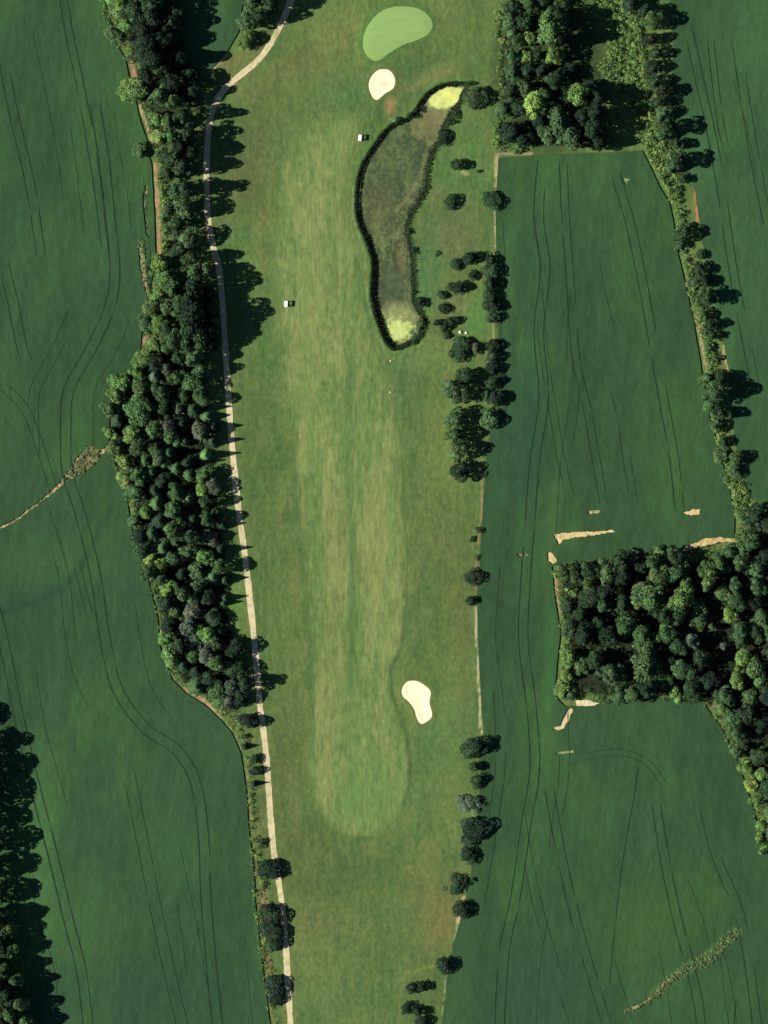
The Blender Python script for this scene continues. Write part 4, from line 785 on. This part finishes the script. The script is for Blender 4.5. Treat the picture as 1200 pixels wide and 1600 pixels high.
# ------------------------------------------------------------------ golf carts, flag, posts, stones
def box(v, f, c, s, rz=0, taper=1):
    b = len(v)
    for dz in (-1, 1):
        for dx, dy in ((-1, -1), (1, -1), (1, 1), (-1, 1)):
            k = taper if dz > 0 else 1
            x, y = dx*s[0]/2*k, dy*s[1]/2*k; v.append((c[0]+x*math.cos(rz)-y*math.sin(rz), c[1]+x*math.sin(rz)+y*math.cos(rz), c[2]+dz*s[2]/2))
    f += [tuple(b+i for i in q) for q in ((3, 2, 1, 0), (4, 5, 6, 7), (0, 1, 5, 4), (1, 2, 6, 5), (2, 3, 7, 6), (3, 0, 4, 7))]
def cyl(v, f, c, r, h, axis='z', n=14, r2=None):
    b = len(v); r2 = r if r2 is None else r2
    for s, q in ((-1, r), (1, r2)):
        for k in range(n):
            a = 2*math.pi*k/n; p = (math.cos(a)*q, math.sin(a)*q, s*h/2)
            if axis == 'x': p = (p[2], p[0], p[1])
            v.append((c[0]+p[0], c[1]+p[1], c[2]+p[2]))
    for k in range(n): f.append((b+k, b+(k+1) % n, b+n+(k+1) % n, b+n+k))
    f.append(tuple(b+k for k in range(n))[::-1]); f.append(tuple(b+n+k for k in range(n)))
def part(name, build, mat, parent, bevel=0):
    v, f = [], []; build(v, f); me = bpy.data.meshes.new(name); me.from_pydata(v, [], f); me.materials.append(mat); o = link(name, me, parent)
    if bevel: m = o.modifiers.new('bevel', 'BEVEL'); m.width = bevel; m.segments = 2
    return o
def zat(px, py): return float(base_relief(np.array([px]), np.array([py]))[0])
def golf_cart(px, py, rz, label):
    e = bpy.data.objects.new('golf_cart', None); col.objects.link(e); x, y = W(px, py); e.location = (x, y, zat(px, py)+.05); e.rotation_euler = (0, 0, rz); e.scale = (1.15, 1.15, 1.2)
    tag(e, label, 'golf cart', 'golf carts on the fairway')
    def body(v, f):
        box(v, f, (0, 0, .42), (1.15, 2.35, .22)); box(v, f, (0, 1.0, .72), (1.1, .5, .42), 0, .8); box(v, f, (0, -.85, .62), (1.12, .65, .24))
    part('body', body, M_BODY, e, .04)
    part('roof', lambda v, f: box(v, f, (0, -.05, 1.88), (1.4, 2.5, .08), 0, .96), M_WHITE, e, .03)
    part('seat', lambda v, f: (box(v, f, (0, -.25, .68), (1.05, .55, .16)), box(v, f, (0, -.55, .98), (1.05, .12, .5))), M_SEAT, e, .04)
    for sx in (-1, 1):
        for y0 in (.92, -.75):
            part('roof_post', lambda v, f: box(v, f, (sx*.54, y0, 1.2), (.05, .05, 1.32)), M_STEEL, e)
            part('wheel', lambda v, f: cyl(v, f, (sx*.5, y0*.9, .24), .24, .2, 'x'), M_BLACK, e)
    part('steering_wheel', lambda v, f: cyl(v, f, (-.28, .38, 1.02), .18, .04), M_BLACK, e)
    part('golf_bag', lambda v, f: cyl(v, f, (-.25, -1.1, .95), .14, .85, 'z', 10, .17), M_BLACK, e)
    part('golf_bag', lambda v, f: cyl(v, f, (.25, -1.1, .95), .14, .85, 'z', 10, .17), M_RED, e)
    part('windscreen_bar', lambda v, f: box(v, f, (0, .95, 1.25), (1.05, .03, .06)), M_STEEL, e)
golf_cart(447, 475, math.radians(-3), 'white-roofed golf cart alone on the left of the fairway')
golf_cart(562.5, 215.5, math.radians(-8), 'white-roofed golf cart between the round bunker and the pond')
def flag():
    e = bpy.data.objects.new('flagstick', None); col.objects.link(e); x, y = W(659, 35); e.location = (x, y, zat(659, 35)+.62); tag(e, 'thin flagstick with small flag on the putting green', 'golf flag')
    part('pole', lambda v, f: cyl(v, f, (0, 0, 1.1), .03, 2.2), M_WHITE, e)
    def fl(v, f): box(v, f, (.27, 0, 1.95), (.5, .02, .36))
    part('flag', fl, M_RED, e); part('cup', lambda v, f: cyl(v, f, (0, 0, .005), .11, .03), M_BLACK, e)
flag()
for px, py, lb in ((610,564,'white distance marker just below the lower tip of the pond'),(609.5,613,'white distance marker on the fairway below the pond')):
    e = bpy.data.objects.new('marker_post', None); col.objects.link(e); x, y = W(px, py); e.location = (x, y, zat(px, py)+.04); tag(e, lb, 'marker post', 'white distance markers')
    part('base', lambda v, f: cyl(v, f, (0, 0, .06), .42, .12), M_STONE, e); part('post', lambda v, f: box(v, f, (0, 0, .55), (.16, .16, .9), 0, .7), M_WHITE, e, .01)
for (px, py, r, sd_), lb in zip(((719,519,.85,1),(728.5,520,.7,2)), ('larger of two pale stones side by side in the grass','smaller of two pale stones side by side in the grass')):
    rr = random.Random(sd_); v, f = [], []; n = 12
    for j, (z, q) in enumerate(((-.1, 1.0), (.2, .95), (.42, .7), (.55, .35))):
        for k in range(n): a = 2*math.pi*k/n; k2 = q*r*rr.uniform(.85, 1.12); v.append((math.cos(a)*k2, math.sin(a)*k2, z*r*1.3+rr.uniform(-.04, .04)))
    for j in range(3):
        for k in range(n): f.append((j*n+k, j*n+(k+1) % n, (j+1)*n+(k+1) % n, (j+1)*n+k))
    f.append(tuple(3*n+k for k in range(n)))
    me = bpy.data.meshes.new('stone'); me.from_pydata(v, [], f); me.materials.append(M_STONE); o = link('stone', me); x, y = W(px, py); o.location = (x, y, zat(px, py)+.03)
    tag(o, lb, 'stone', 'pale stones')
